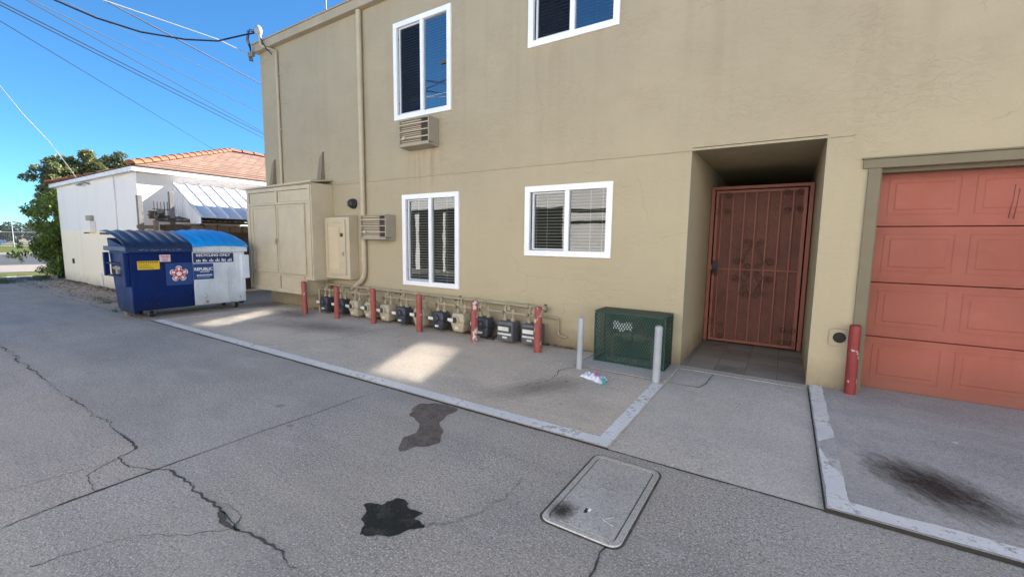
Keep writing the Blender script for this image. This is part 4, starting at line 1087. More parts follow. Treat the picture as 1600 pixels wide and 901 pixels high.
MB().lathe([(.02, .40), (.02, .46), (.05, .465), (.05, .48)], (-1.67, -.25, 0), 14).lathe([(.02, .40), (.02, .46), (.05, .465), (.05, .48)], (-1.5, -.25, 0), 14).build('handwheel', M['redpost'], bf, smooth=40)
pl = MB(); nx, nz = 14, 6
vs = [(-1.80 + .24 * i / nx + .006 * random.uniform(-1, 1), cy0 + .028 + .006 * math.sin(i * .9 + j), .455 + .10 * j / nz + .008 * random.uniform(-1, 1) + .012 * math.sin(i * .7)) for j in range(nz + 1) for i in range(nx + 1)]
pl.add(vs, [(j * (nx + 1) + i, j * (nx + 1) + i + 1, (j + 1) * (nx + 1) + i + 1, (j + 1) * (nx + 1) + i) for j in range(nz) for i in range(nx)])
pl.build('highlight_sheet', M['siding'], cg)  # pale sheet standing in for a bright highlight on the mesh

# crumpled cloth
ct = thing('crumpled_cloth', 'crumpled white cloth with pink and teal print lying on the concrete near the grey posts', 'cloth', (-1.74, -1.13, .013))
def cloth(mb, x0, x1, y0, y1, nx, ny, seed, h):
    vs = []
    for j in range(ny + 1):
        for i in range(nx + 1):
            u, v = i / nx, j / ny
            x = x0 + (x1 - x0) * u + .02 * mnoise.noise(Vector((u * 4, v * 4, seed))); y = y0 + (y1 - y0) * v - .12 * (u - .4) + .03 * mnoise.noise(Vector((u * 3, v * 3, seed + 4)))
            e = min(1, 4 * u, 4 * (1 - u), 4 * v, 4 * (1 - v)); z = .016 + e * h * (.35 + abs(1.3 * mnoise.noise(Vector((u * 6, v * 4, seed + 8)))))
            vs.append((x, y, z))
    mb.add(vs, [(j * (nx + 1) + i, j * (nx + 1) + i + 1, (j + 1) * (nx + 1) + i + 1, (j + 1) * (nx + 1) + i) for j in range(ny) for i in range(nx)])
m1 = MB(); cloth(m1, -1.92, -1.60, -1.22, -1.03, 26, 14, 1, .05); m1.build('fabric', M['cloth'], ct, smooth=80)
m1 = MB(); cloth(m1, -1.80, -1.66, -1.17, -1.08, 14, 8, 3, .075); m1.build('pink_print', M['clothpink'], ct, smooth=80)
m1 = MB(); cloth(m1, -1.64, -1.57, -1.27, -1.16, 10, 10, 5, .05); m1.build('teal_hem', M['clothteal'], ct, smooth=80)

# ------------------------------------------------------------------ utility cover in the alley
uv = thing('utility_cover', 'rounded rectangular concrete utility cover set in the alley', 'manhole cover', (-.84, -3.21, 0))
def rrect(x0, x1, y0, y1, r, z, n=6):
    out = []
    for cx, cy, a0 in ((x1 - r, y1 - r, 0), (x0 + r, y1 - r, 90), (x0 + r, y0 + r, 180), (x1 - r, y0 + r, 270)):
        for i in range(n + 1):
            a = R(a0 + 90 * i / n); out.append((cx + r * math.cos(a), cy + r * math.sin(a), z))
    return out
def ring(mb, A, B):
    n = len(A); mb.add(A + B, [(i, (i + 1) % n, n + (i + 1) % n, n + i) for i in range(n)])
X0, X1, Y0, Y1 = -1.075, -.615, -3.66, -2.775
m1 = MB(); ring(m1, rrect(X0 - .014, X1 + .014, Y0 - .014, Y1 + .014, .07, .003), rrect(X0, X1, Y0, Y1, .06, .003)); m1.build('outer_joint', M['crack'], uv)
m1 = MB(); A = rrect(X0, X1, Y0, Y1, .06, .003); B = rrect(X0 + .004, X1 - .004, Y0 + .004, Y1 - .004, .057, .010); Cc = rrect(X0 + .034, X1 - .034, Y0 + .034, Y1 - .034, .035, .010); D = rrect(X0 + .036, X1 - .036, Y0 + .036, Y1 - .036, .034, .003)
ring(m1, A, B); ring(m1, B, Cc); ring(m1, Cc, D); m1.build('frame', M['coverc'], uv)
m1 = MB(); A = rrect(X0 + .042, X1 - .042, Y0 + .042, Y1 - .042, .03, .003); B = rrect(X0 + .044, X1 - .044, Y0 + .044, Y1 - .044, .03, .009)
ring(m1, A, B); m1.poly(B); m1.build('lid', M['coverc'], uv)
m1 = MB(); ring(m1, rrect(X0 + .036, X1 - .036, Y0 + .036, Y1 - .036, .034, .0035), rrect(X0 + .042, X1 - .042, Y0 + .042, Y1 - .042, .03, .0035)); m1.build('lid_gap', M['crack'], uv)
m1 = MB()   # cast marks: two short worn rows of raised strokes, a small triangle
for row, yy in enumerate((-3.13, -3.19)):
    m1 = MB()
    for i in range(4):
        x = -.895 + i * .032
        m1.box(x, x + .005, yy, yy + .038, .0092, .0125); m1.box(x + .005, x + .022, yy + (.0 if (i + row) % 2 else .033), yy + (.005 if (i + row) % 2 else .038), .0092, .0125)
        if (i + row) % 3: m1.box(x + .017, x + .022, yy + .005, yy + .033, .0092, .0125)
    m1.build('cast_mark', M['coverc'], uv)
m1 = MB()
tri = [(-.765, -3.475), (-.695, -3.50), (-.715, -3.42)]
for a, b in zip(tri, tri[1:] + tri[:1]): m1.tube([(a[0], a[1], .0095), (b[0], b[1], .0095)], .004, 5)
m1.build('cast_triangle', M['coverc'], uv)
MB().box(-.885, -.865, -3.475, -3.43, .0085, .0096).build('lift_slot', M['gap'], uv)
MB().box(-.868, -.852, -3.45, -3.425, .0092, .0115).build('slot_rim', M['stickwhite'], uv)
soft_stain('lid_stain', M['oil'], -.99, -3.53, .085, .10, 0, .011, 'dark damp stain on the near corner of the concrete utility cover', 'stain')

# ------------------------------------------------------------------ dumpster
dp = thing('dumpster', 'wheeled blue and white dumpster with a navy and a bright blue lid', 'dumpster', (-10.7, -1.8, 0))
fx = -10.2; ya, ym, yb = -2.795, -1.80, -.81; zb, zt = .15, 1.36
# body: vertical front, back leaning outwards
def body(y0, y1, mat, nm):
    m_ = MB().hexa([(fx, y0, zb), (fx, y1, zb), (-11.02, y1, zb), (-11.02, y0, zb), (fx, y0, zt - .05), (fx, y1, zt - .05), (-11.36, y1, 1.52), (-11.36, y0, 1.52)])
    return m_.build(nm, mat, dp, bevel=.012)
body(ya, ym - .001, M['dblue'], 'body')
wb_ = body(ym + .001, yb, M['dwhite'], 'body'); wb_['label'] = 'white painted half of the dumpster body'
MB().box(fx + .001, fx + .045, ya - .06, ym, zt - .105, zt + .0).box(-11.38, fx + .0, ya - .06, ya - .001, zt - .085, zt).build('rim', M['dbluel'], dp, bevel=.008)
MB().box(fx + .001, fx + .05, ym + .003, yb + .05, zt - .11, zt + .03).build('rim', M['dwhite'], dp, bevel=.008)
MB().box(fx + .002, fx + .014, yb - .09, yb - .0, .30, zt - .115).box(fx + .002, fx + .012, -1.18, -1.165, .2, 1.0).build('stiffener', M['dwhite'], dp, bevel=.004)
# side pocket for the lifting fork
pk = MB().box(-11.22, -10.36, ya - .08, ya - .005, 1.02, 1.05).box(-11.22, -10.36, ya - .08, ya - .005, .78, .81)
pk.build('fork_pocket', M['dblue'], dp, bevel=.006)
MB().box(-10.36, -10.20, ya - .09, ya - .0, .62, 1.24).build('corner_post', M['dblue'], dp, bevel=.02)
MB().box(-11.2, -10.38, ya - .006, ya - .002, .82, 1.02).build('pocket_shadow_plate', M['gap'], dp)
MB().box(-11.30, -11.22, ya - .10, ya - .02, .78, 1.24).build('side_plate', M['dblue'], dp, bevel=.01)
MB().cyl((-10.85, ya - .05, .95), (-10.45, ya - .05, .95), .035, 10).box(-10.7, -10.6, ya - .08, ya - .03, .84, 1.0).build('latch_bar', M['steel'], dp, bevel=.006)
MB().box(-10.62, -10.245, yb + .003, yb + .11, .74, 1.06).build('fork_pocket', M['dwhite'], dp, bevel=.006)
MB().box(fx + .003, fx + .035, yb - .07, yb + .09, .66, 1.18).build('corner_post', M['dwhite'], dp, bevel=.01)
# lids: curved ribbed plastic sheets hinged at the back
def lid(y0, y1, mat, arch, tilt, nm):
    m_ = MB(); nx, ny = 14, 40; top = []; bot = []
    for i in range(nx + 1):
        u = i / nx; x = (fx + .07) + (-11.42 - fx - .07) * u
        for j in range(ny + 1):
            v = j / ny; y = y0 + (y1 - y0) * v
            z = zt + .035 + (.27 + tilt * (v - .5)) * math.sin(u * math.pi * .5) ** .9 + arch * math.sin(math.pi * v) * (.35 + .65 * math.sin(math.pi * min(1, u * 1.02)))
            rib = .5 + .5 * math.sin(v * math.pi * 2 * 6.0)
            z += .025 * max(0., rib) ** 2 * min(1, 6 * u + .2) * min(1, 6 * (1 - u) + .2)
            if i == 0: z -= .035
            top.append((x, y, z)); bot.append((x, y, z - .014))
    k = ny + 1; n = (nx + 1) * k
    m_.v = top + bot
    for i in range(nx):
        for j in range(ny):
            a, b, c, d_ = i * k + j, i * k + j + 1, (i + 1) * k + j + 1, (i + 1) * k + j
            m_.f.append((a, b, c, d_)); m_.f.append((n + a, n + d_, n + c, n + b))
    for i in range(nx):
        for j in (0, ny):
            a, b = i * k + j, (i + 1) * k + j; m_.f.append((a, b, n + b, n + a))
    for j in range(ny):
        for i in (0, nx):
            a, b = i * k + j, i * k + j + 1; m_.f.append((a, b, n + b, n + a))
    return m_.build(nm, mat, dp, smooth=50)
l1 = lid(ya - .08, ym - .02, M['lidblack'], .015, .02, 'lid'); l1['label'] = 'ribbed navy lid over the blue half'
l2 = lid(ym + .0, yb + .07, M['lidblue'], .08, .0, 'lid'); l2['label'] = 'bulging bright blue lid over the white half'
MB().cyl((-11.42, ya - .08, 1.60), (-11.42, yb + .05, 1.60), .022, 10).build('hinge_rod', M['steel'], dp)
# casters
for x, y in ((-10.33, -2.5), (-10.33, -.98), (-10.9, -2.5), (-10.9, -.98)):
    cs = MB().box(x - .06, x + .06, y - .055, y + .055, .125, .149).box(x - .05, x + .05, y - .05, y - .038, .05, .124).box(x - .05, x + .05, y + .038, y + .05, .05, .124).build('caster', M['steel'], dp, bevel=.004)
    MB().lathe([(.04, y - .03), (.062, y - .026), (.065, y), (.062, y + .026), (.04, y + .03)], (x, 0, .067), 20, 'y').build('wheel', M['wheel'], cs, smooth=40)
MB().box(-11.0, fx - .03, ya + .02, ya + .08, .10, .149).box(-11.0, fx - .03, yb - .1, yb - .04, .10, .149).build('skid', M['dblue'], dp)
# stickers and lettering on the front face
EY, EZ = (0, 1, 0), (0, 0, 1)
def plate(y0, y1, z0, z1, mat, nm, off=.003, skew=0.):
    return MB().hexa([(fx + off, y0, z0), (fx + off, y1, z0 + skew), (fx + .0005, y1, z0 + skew), (fx + .0005, y0, z0), (fx + off, y0, z1), (fx + off, y1, z1 + skew), (fx + .0005, y1, z1 + skew), (fx + .0005, y0, z1)]).build(nm, mat, dp)
ysn = plate(-2.69, -2.35, .93, 1.09, M['stickyel'], 'caution_sticker')
m_ = MB()
for i in range(9):   # unreadable small print
    y = -2.67 + i * .034; m_.box(fx + .0032, fx + .0042, y, y + .022, 1.055, 1.077)
for i in range(3):
    m_.box(fx + .0032, fx + .0042, -2.67, -2.45 - .03 * i, .955 + .03 * i, .961 + .03 * i)
m_.build('small_print', M['black'], ysn)
tsn = plate(-2.345, -2.17, 1.07, 1.205, M['stickpink'], 'trash_sticker')
text_mesh('TRASH', .058, M['stickred'], tsn, 'lettering', (fx + .0034, -2.325, 1.145), EY, EZ, .135, .001)
text_mesh('ONLY', .058, M['stickred'], tsn, 'lettering', (fx + .0034, -2.305, 1.085), EY, EZ, .095, .001)
rsn = plate(-1.788, -1.03, 1.03, 1.225, M['sticknavy'], 'recycling_sticker')
text_mesh('RECYCLING ONLY', .072, M['stickwhite'], rsn, 'lettering', (fx + .0034, -1.735, 1.158), EY, EZ, .64, .002)
m_ = MB(); rr = random.Random(3)
for i in range(6):   # row of little pictures of bottles, cans, boxes
    y = -1.74 + i * .118
    for kx in range(3):
        a = y + kx * .03; hgt = rr.uniform(.035, .075)
        m_.prism([(fx + .0033, a, 1.05), (fx + .0033, a + .024, 1.05), (fx + .0033, a + .024 - .004 * kx, 1.05 + hgt * .7), (fx + .0033, a + .014, 1.05 + hgt), (fx + .0033, a + .006, 1.05 + hgt * .75)], (.0009, 0, 0))
m_.build('pictogram', M['stickwhite'], rsn)
psn = plate(-1.795, -1.43, .685, 1.01, M['stickblue'], 'company_sticker', .0035)
MB().box(fx + .0005, fx + .003, -2.26, -1.80, .60, 1.04).build('logo_patch', M['stickblue'], dp)
text_mesh('REPUBLIC', .083, M['stickwhite'], psn, 'lettering', (fx + .004, -1.785, .87), EY, EZ, .335, .0025)
text_mesh('SERVICES', .034, M['stickwhite'], psn, 'lettering', (fx + .004, -1.68, .83), EY, EZ, .17, .0008)
m_ = MB()
for i in range(11): m_.box(fx + .0037, fx + .0045, -1.74 + i * .026, -1.74 + i * .026 + .017, .755, .785)
m_.box(fx + .0037, fx + .0045, -1.74, -1.5, .725, .73)
m_.build('small_print', M['stickwhite'], psn)
# five armed ribbon star
def star_ring(r_out, r_in, n=5, rot=math.pi / 2):
    out = []
    for i in range(n):
        a = rot + 2 * math.pi * i / n
        for da, rr_ in ((-.34, r_out * .92), (-.12, r_out), (.12, r_out), (.34, r_out * .92), (math.pi / n, r_in)):
            out.append((a + da, rr_))
    return out
sc_y, sc_z = -2.045, .825
def starpoly(ro, ri, x): return [(x, sc_y + r_ * math.cos(a), sc_z + r_ * math.sin(a)) for a, r_ in star_ring(ro, ri)]
lg = MB().prism(starpoly(.158, .088, fx + .0031), (.0008, 0, 0)).build('star_logo', M['stickwhite'], dp)
MB().prism(starpoly(.142, .075, fx + .0040), (.0006, 0, 0)).build('star_red', M['stickred'], lg)
m_ = MB()
for i in range(5):
    a = math.pi / 2 + 2 * math.pi * i / 5
    for off, hw in ((0, .022), ):
        cx_, cz_ = sc_y + .098 * math.cos(a), sc_z + .098 * math.sin(a)
        tx, tz = -math.sin(a), math.cos(a)
        q = [(cx_ + tx * hw + math.cos(a) * .026, cz_ + tz * hw + math.sin(a) * .026), (cx_ - tx * hw + math.cos(a) * .026, cz_ - tz * hw + math.sin(a) * .026), (cx_ - tx * hw * .9 - math.cos(a) * .03, cz_ - tz * hw * .9 - math.sin(a) * .03), (cx_ + tx * hw * .9 - math.cos(a) * .03, cz_ + tz * hw * .9 - math.sin(a) * .03)]
        m_.prism([(fx + .0047, p_[0], p_[1]) for p_ in q], (.0005, 0, 0))
m_.prism([(fx + .0047, sc_y + .05 * math.cos(math.pi / 2 + 2 * math.pi * (i + .5 * (i % 1)) / 5), sc_z + .05 * math.sin(math.pi / 2 + 2 * math.pi * i / 5)) for i in range(5)], (.0004, 0, 0))
m_.build('star_white', M['stickwhite'], lg)
# unreadable marker scrawl along the navy rim
m_ = MB(); rr = random.Random(11); y = -2.66
while y < -2.02:
    L_ = rr.uniform(.02, .045)
    pts = [(fx + .047, y + L_ * q / 3 + rr.uniform(-.006, .006), 1.30 + rr.uniform(-.018, .018)) for q in range(4)]
    m_.tube(pts, .0032, 4); y += L_ + rr.choice((.008, .01, .035))
m_.build('marker_scrawl', M['stickgrey'], dp)
tag(recentre(MB().box(-11.0, -10.85, -2.72, -2.64, .004, .13).build('wood_block', M['woodlight'], bevel=.006)), 'short pale wood block wedged under the corner of the dumpster', 'block')

# ------------------------------------------------------------------ white house
hs = thing('white_house', 'low white house with cream lower wall and orange tiled hip roof beside the alley', 'house', (-17.8, -1.41, 0))
HX0, HX1, HY0, HY1, HZ = -21.6, -14.186, -1.41, 9., 3.26
m_ = MB(); m_.box(HX0, HX1, HY0, HY1, 0, HZ); m_.build('wall', M['house'], hs)
ov0, ov1 = -21.85, -13.99; oy0 = -1.55; ez = 3.31
MB().box(ov0, ov1, oy0, oy0 + .03, 3.195, 3.31).box(ov1 - .03, ov1, oy0 + .032, HY1 + .3, 3.195, 3.31).box(ov0, ov0 + .03, oy0 + .032, HY1 + .3, 3.195, 3.31).build('fascia', M['housewhite'], hs, bevel=.004)
MB().box(ov0 + .032, ov1 - .032, oy0 + .032, HY1 + .2, 3.261, 3.275).build('soffit', M['housewhite'], hs)
pk_ = Vector((-17.88, 2.53, 4.76)); c1 = Vector((ov1 + .02, oy0 - .02, ez + .012)); c0 = Vector((ov0 - .02, oy0 - .02, ez + .012)); rb = Vector((-17.88, 8.5, 4.76))
b1 = Vector((ov1 + .02, HY1 + .3, ez + .012)); b0 = Vector((ov0 - .02, HY1 + .3, ez + .012))
rf = MB()
# tiled courses stepped one over the other
NC = 17
def courses(A, B, T0, T1, lf=.03):
    for i in range(NC):
        u0, u1 = i / NC, (i + 1.12) / NC; u1 = min(1, u1)
        p0, p1, p2, p3 = A.lerp(T0, u0), B.lerp(T1, u0), B.lerp(T1, u1), A.lerp(T0, u1)
        lift = Vector((0, 0, lf)); l2_ = Vector((0, 0, .004))
        rf.hexa([p0, p1, p2, p3, p0 + lift, p1 + lift, p2 + l2_, p3 + l2_])
courses(c1, b1, pk_, rb); courses(c0, c1, pk_, pk_ + Vector((.001, 0, 0)), .012); courses(b0, c0, rb, pk_)
rf.build('roof', M['roof'], hs)
for A, B, nn_ in ((c1, pk_, 15), (pk_, rb, 14), (c0, pk_, 15)):
    ht = MB(); dv_ = (B - A)
    for i in range(nn_):
        p0 = A + dv_ * (i / nn_); p1 = A + dv_ * ((i + 1.10) / nn_)
        t_ = dv_.normalized(); sd = t_.cross(Vector((0, 0, 1))).normalized(); up = sd.cross(t_)
        vs = []; K = 8
        for p_, r_, lf in ((p0, .125, .035), (p1, .10, .02)):
            for j in range(K + 1):
                a = math.pi * j / K; vs.append(p_ + sd * math.cos(a) * r_ + up * (math.sin(a) * r_ * .8 + lf))
        ht.add(vs, [(j, j + 1, K + 2 + j, K + 1 + j) for j in range(K)] + [tuple(range(K + 1))])
    ht.build('hip_tiles' if A is not pk_ else 'ridge_tiles', M['hip'], hs, smooth=40)
# awning with a boarded end
aw = MB(); ny = 9; ya_, yb_ = -.64, 2.2
w0, w1, zz0, zz1 = HX1 + .003, -12.53, 3.0, 2.05
aw.hexa([(w0, ya_, zz0), (w0, yb_, zz0), (w1, yb_, zz1), (w1, ya_, zz1), (w0, ya_, zz0 + .012), (w0, yb_, zz0 + .012), (w1, yb_, zz1 + .012), (w1, ya_, zz1 + .012)])
for i in range(ny + 1):
    y = ya_ + (yb_ - ya_) * i / ny
    aw.hexa([(w0, y - .018, zz0 + .012), (w0, y + .018, zz0 + .012), (w1, y + .018, zz1 + .012), (w1, y - .018, zz1 + .012), (w0, y - .018, zz0 + .06), (w0, y + .018, zz0 + .06), (w1, y + .018, zz1 + .06), (w1, y - .018, zz1 + .06)])
aw.build('awning', M['awning'], hs)
sp_ = MB().poly([(w0 + .0, ya_ - .012, 2.98), (w0 + .0, ya_ - .012, 1.9), (w1 - .05, ya_ - .012, 1.9), (w1 - .05, ya_ - .012, zz1 + .02)])
x = w0 + .12
while x < w1 - .1:
    sp_.box(x, x + .012, ya_ - .022, ya_ - .0125, 1.9, zz0 - (x - w0) * .574 - .02); x += .145
sp_.build('awning_side', M['siding'], hs)
MB().tube([(-15.79, -1.432, 3.19), (-15.81, -1.432, 1.7), (-15.83, -1.432, 1.2)], .014, 6).build('wall_conduit', M['housewhite'], hs)
MB().box(-18.3, -17.85, -1.50, -1.411, 2.02, 2.17).build('vent_hood', M['pvc'], hs, bevel=.02)
mb_ = MB().box(-18.45, -17.75, -1.54, -1.411, 1.66, 2.0); bx_ = mb_.build('meter_box', M['house'], hs, bevel=.012)
MB().box(-18.5, -18.44, -1.52, -1.411, 1.62, 1.8).build('box_pipe', M['steel'], hs)
MB().box(-20.45, -20.28, -1.43, -1.411, .62, .78).build('wall_vent', M['gap'], hs)
MB().tube(bent([(-17.6, -1.44, .42), (-17.5, -1.44, .42), (-17.45, -1.44, .0)], .05), .02, 8).build('hose_bib', M['housewhite'], hs)
MB().tube([(-18.72, -1.43, 3.17), (-18.9, -1.5, 3.12), (-18.5, -1.5, 3.1), (-18.05, -1.5, 3.16), (-17.9, -1.43, 3.1)], .02, 6).build('insulator_bracket', M['steel'], hs)

# lean-to roof and fence behind the dumpster
fn = thing('wood_fence', 'brown weathered board fence with a dark capping behind the dumpster', 'fence', (-13.3, 0, 0))
bd = MB(); y = -1.28; rr = random.Random(8)
while y < 2.4:
    wd = rr.uniform(.11, .145); bd.box(-13.32 + rr.uniform(-.006, .006), -13.295, y, y + wd - .008, .05, 1.88 + rr.uniform(-.03, .02)); y += wd
bd.build('board', M['wood'], fn)
MB().box(-13.34, -13.22, -1.36, 2.4, 1.93, 1.985).build('cap_rail', M['wood'], fn, bevel=.004)
m_ = MB()
for i in range(7): m_.box(-13.292, -13.27, -.62 + i * .32, -.62 + i * .32 + .285, 1.70, 1.88)
m_.build('pale_panel', M['woodlight'], fn, bevel=.006)
MB().box(-13.29, -13.2, -1.42, -1.33, .0, 1.96).build('post', M['woodlight'], fn, bevel=.006)
MB().box(-13.275, -13.235, -1.75, -1.425, 1.74, 1.83).box(-13.275, -13.235, -1.75, -1.425, 1.1, 1.18).build('rail', M['woodlight'], fn, bevel=.004)
tn = MB(); n = 90; prof = [(-1.35 + 3.7 * i / n, .018 * math.sin(i * 1.9)) for i in range(n + 1)]
vs = [(-13.19, y, 2.0 + s_) for y, s_ in prof] + [(-13.9, y, 2.10 + s_) for y, s_ in prof]
tn.add(vs, [(i, i + 1, n + 2 + i, n + 1 + i) for i in range(n)])
o = tn.build('corrugated_roof', M['tin'], smooth=70); tag(o, 'narrow dark corrugated tin roof resting along the top of the board fence', 'roof sheet')
tag(recentre(MB().box(-13.6, -13.49, -1.63, -1.53, 0, 2.56).build('wood_post', M['woodgrey'], bevel=.008)), 'grey wooden post standing at the corner of the white house', 'post')
tag(recentre(MB().box(-13.46, -13.36, -1.02, -.92, 0, 2.70).build('wood_post', M['woodgrey'], bevel=.008)), 'dark wooden post behind the board fence, beside the awning', 'post')
tag(recentre(MB().box(-13.6, -13.52, -1.40, -1.1, 2.0, 2.2).build('wood_board', M['wood'], bevel=.006)), 'short brown board lying above the fence near the grey post', 'board')
ir = thing('iron_rack', 'black iron rack of upright spikes above the board fence', 'rack', (-13.42, -1.2, 1.99))
m_ = MB()
for i in range(5):
    y = -1.33 + i * .07; m_.tube([(-13.42, y, 1.99), (-13.42, y, 2.40)], .0085, 6); m_.lathe([(.012, 2.40), (.001, 2.45)], (-13.42, y, 0), 6)
m_.build('spike', M['black'], ir)
MB().box(-13.43, -13.41, -1.37, -1.01, 2.23, 2.25).box(-13.43, -13.41, -1.37, -1.01, 2.07, 2.09).box(-13.43, -13.41, -1.28, -1.12, 2.14, 2.23).build('crossbar', M['black'], ir)

# ------------------------------------------------------------------ plants
rnd = random.Random(21)
tr_ = thing('broadleaf_tree', 'dark leafy tree rising behind the white house', 'tree', (-26.3, 1.2, 0))
m_ = MB(); m_.tube([(-26.3, 1.2, 0), (-26.25, 1.0, 1.3), (-26.3, .8, 2.6), (-26.2, .6, 3.8)], [.2, .16, .12, .05], 10)
for a in ((-26.3, -.6, 3.9), (-26.6, .2, 4.6), (-25.9, 1.5, 4.7), (-26.2, 2.4, 4.4), (-26.5, -.3, 3.2)):
    m_.tube([(-26.27, .95, 1.9), (-26.3 + (a[0] + 26.3) * .5, (1 + a[1]) * .5, 3.0), a], [.09, .06, .02], 7)
m_.build('trunk', M['bark'], tr_, smooth=60)
bl_ = []
for (y, z, r_) in ((-.75, 4.15, .5), (-.95, 3.75, .42), (-.2, 4.55, .55), (.35, 4.85, .5), (.9, 4.75, .5), (1.35, 5.0, .45), (1.9, 4.85, .5), (2.5, 4.7, .5), (-.7, 3.1, .4), (-.1, 3.6, .6), (.6, 3.9, .7), (1.3, 4.2, .6), (-.3, 2.8, .5), (.3, 3.0, .6), (3.1, 4.6, .5), (-1.05, 3.0, .35), (-.55, 3.55, .55), (-.8, 3.4, .45), (.1, 4.2, .6), (-.35, 4.0, .6), (.8, 4.35, .6), (1.6, 4.5, .6)):
    for _ in range(4):
        bl_.append((-26.2 + rnd.uniform(-.7, .7), y + rnd.uniform(-.3, .3), z + rnd.uniform(-.25, .22), r_ * rnd.uniform(.45, .8), r_ * rnd.uniform(.4, .75), r_ * rnd.uniform(.3, .55)))
m_ = MB(); leaves(m_, bl_, 24000, .18, rnd, .25, .42); m_.build('crown', M['leafdark'], tr_)
sh = thing('leafy_shrub', 'tall big leaved green shrub against the far end of the white house', 'shrub', (-22.6, -1.3, 0))
m_ = MB()
for a in ((-22.6, -1.7, 1.8), (-22.8, -1.0, 2.6), (-22.4, -1.3, 2.9), (-22.5, -2.0, 1.0), (-22.3, -1.1, 1.4)):
    m_.tube([(-22.6 + rnd.uniform(-.15, .15), -1.3 + rnd.uniform(-.15, .15), 0), (-22.6 + (a[0] + 22.6) * .4, -1.3 + (a[1] + 1.3) * .35, a[2] * .5), a], [.05, .035, .012], 7)
m_.build('stem', M['bark'], sh, smooth=60)
bl_ = []
for (y, z, r_) in ((-1.75, 2.3, .45), (-1.5, 2.75, .45), (-1.2, 3.1, .45), (-1.1, 2.5, .5), (-1.6, 1.8, .5), (-1.15, 1.9, .5), (-1.75, 1.35, .45), (-1.3, 1.35, .5), (-1.9, .95, .45), (-1.4, .85, .55), (-1.05, .8, .5), (-1.5, .4, .45), (-1.1, .35, .4), (-2.25, 1.0, .25), (-2.45, .8, .18), (-1.0, 1.2, .4)):
    for _ in range(4):
        bl_.append((-22.5 + rnd.uniform(-.45, .45), y + rnd.uniform(-.2, .2), z + rnd.uniform(-.2, .2), r_ * rnd.uniform(.4, .8), r_ * rnd.uniform(.4, .7), r_ * rnd.uniform(.35, .6)))
m_ = MB(); leaves(m_, bl_, 8500, .17, rnd, .45, .36); m_.build('foliage', M['leaf'], sh)
tag(recentre(MB().box(-22.9, -22.75, -2.0, -1.2, .0, .10).box(-21.75, -21.6, -1.75, -1.6, 0, .16).build('garden_block', M['kerb'], bevel=.01)), 'pale concrete edging at the foot of the leafy shrub', 'edging')
m_ = MB(); bl_ = []
for i in range(70):
    y = -25 + i * 2.4 + rnd.uniform(-1, 1); h = rnd.uniform(2.4, 5.2); bl_.append((-132 + rnd.uniform(-4, 4), y, h * .5, 1.8, rnd.uniform(1.5, 2.6), h * .55))
leaves(m_, bl_, 22000, 1.0, rnd, .1, .6, .2); tag(m_.build('distant_trees', M['leaffar'], kind='stuff'), 'line of pale trees along the far edge of the field', 'trees')

# ------------------------------------------------------------------ far left: field fence and car
cf = thing('chain_link_fence', 'tall galvanised chain link fence across the far field', 'fence', (-85, 5, 0))
m_ = MB()
for i in range(14):
    y = 6.6 + (i - 6) * 3.4; m_.cyl((-85, y, 0), (-85, y, 3.3), .055, 8)
m_.build('post', M['galv'], cf, kind='stuff')
MB().cyl((-85, -14, 3.28), (-85, 31, 3.28), .035, 6).cyl((-85, -14, 1.9), (-85, 31, 1.9), .025, 6).cyl((-85, -14, .1), (-85, 31, .1), .025, 6).build('rail', M['galv'], cf)
m_ = MB()
for i in range(170):
    for sg in (1, -1):
        y = -14 + i * .25; m_.add([(-85, y, .1), (-85, y + .012, .1), (-85, y + .012 + sg * 3.2, 3.28), (-85, y + sg * 3.2, 3.28)], [(0, 1, 2, 3)])
m_.build('wire_mesh', M['galv'], cf)
car = thing('parked_car', 'dark blue car parked beyond the chain link fence', 'car', (-92, 4.6, 0))
cx, cy = -92, 4.6
m_ = MB().prism([(cx - .85, cy - 2.2, .35), (cx - .85, cy + 2.2, .35), (cx - .85, cy + 2.25, .8), (cx - .85, cy + 1.3, .95), (cx - .85, cy + .7, 1.45), (cx - .85, cy - 1.2, 1.47), (cx - .85, cy - 1.9, 1.0), (cx - .85, cy - 2.2, .9)], (1.7, 0, 0)); m_.build('body', M['car'], car, bevel=.05)
MB().prism([(cx + .851, cy + 1.2, .98), (cx + .851, cy + .68, 1.38), (cx + .851, cy - 1.1, 1.40), (cx + .851, cy - 1.7, 1.0)], (.004, 0, 0)).build('side_window', M['carglass'], car)
for y in (-1.35, 1.4):
    wv = MB().lathe([(.2, .72), (.33, .74), (.33, .88), (.2, .9)], (cx, cy + y, .33), 18, 'x'); wv.build('wheel', M['wheel'], car)

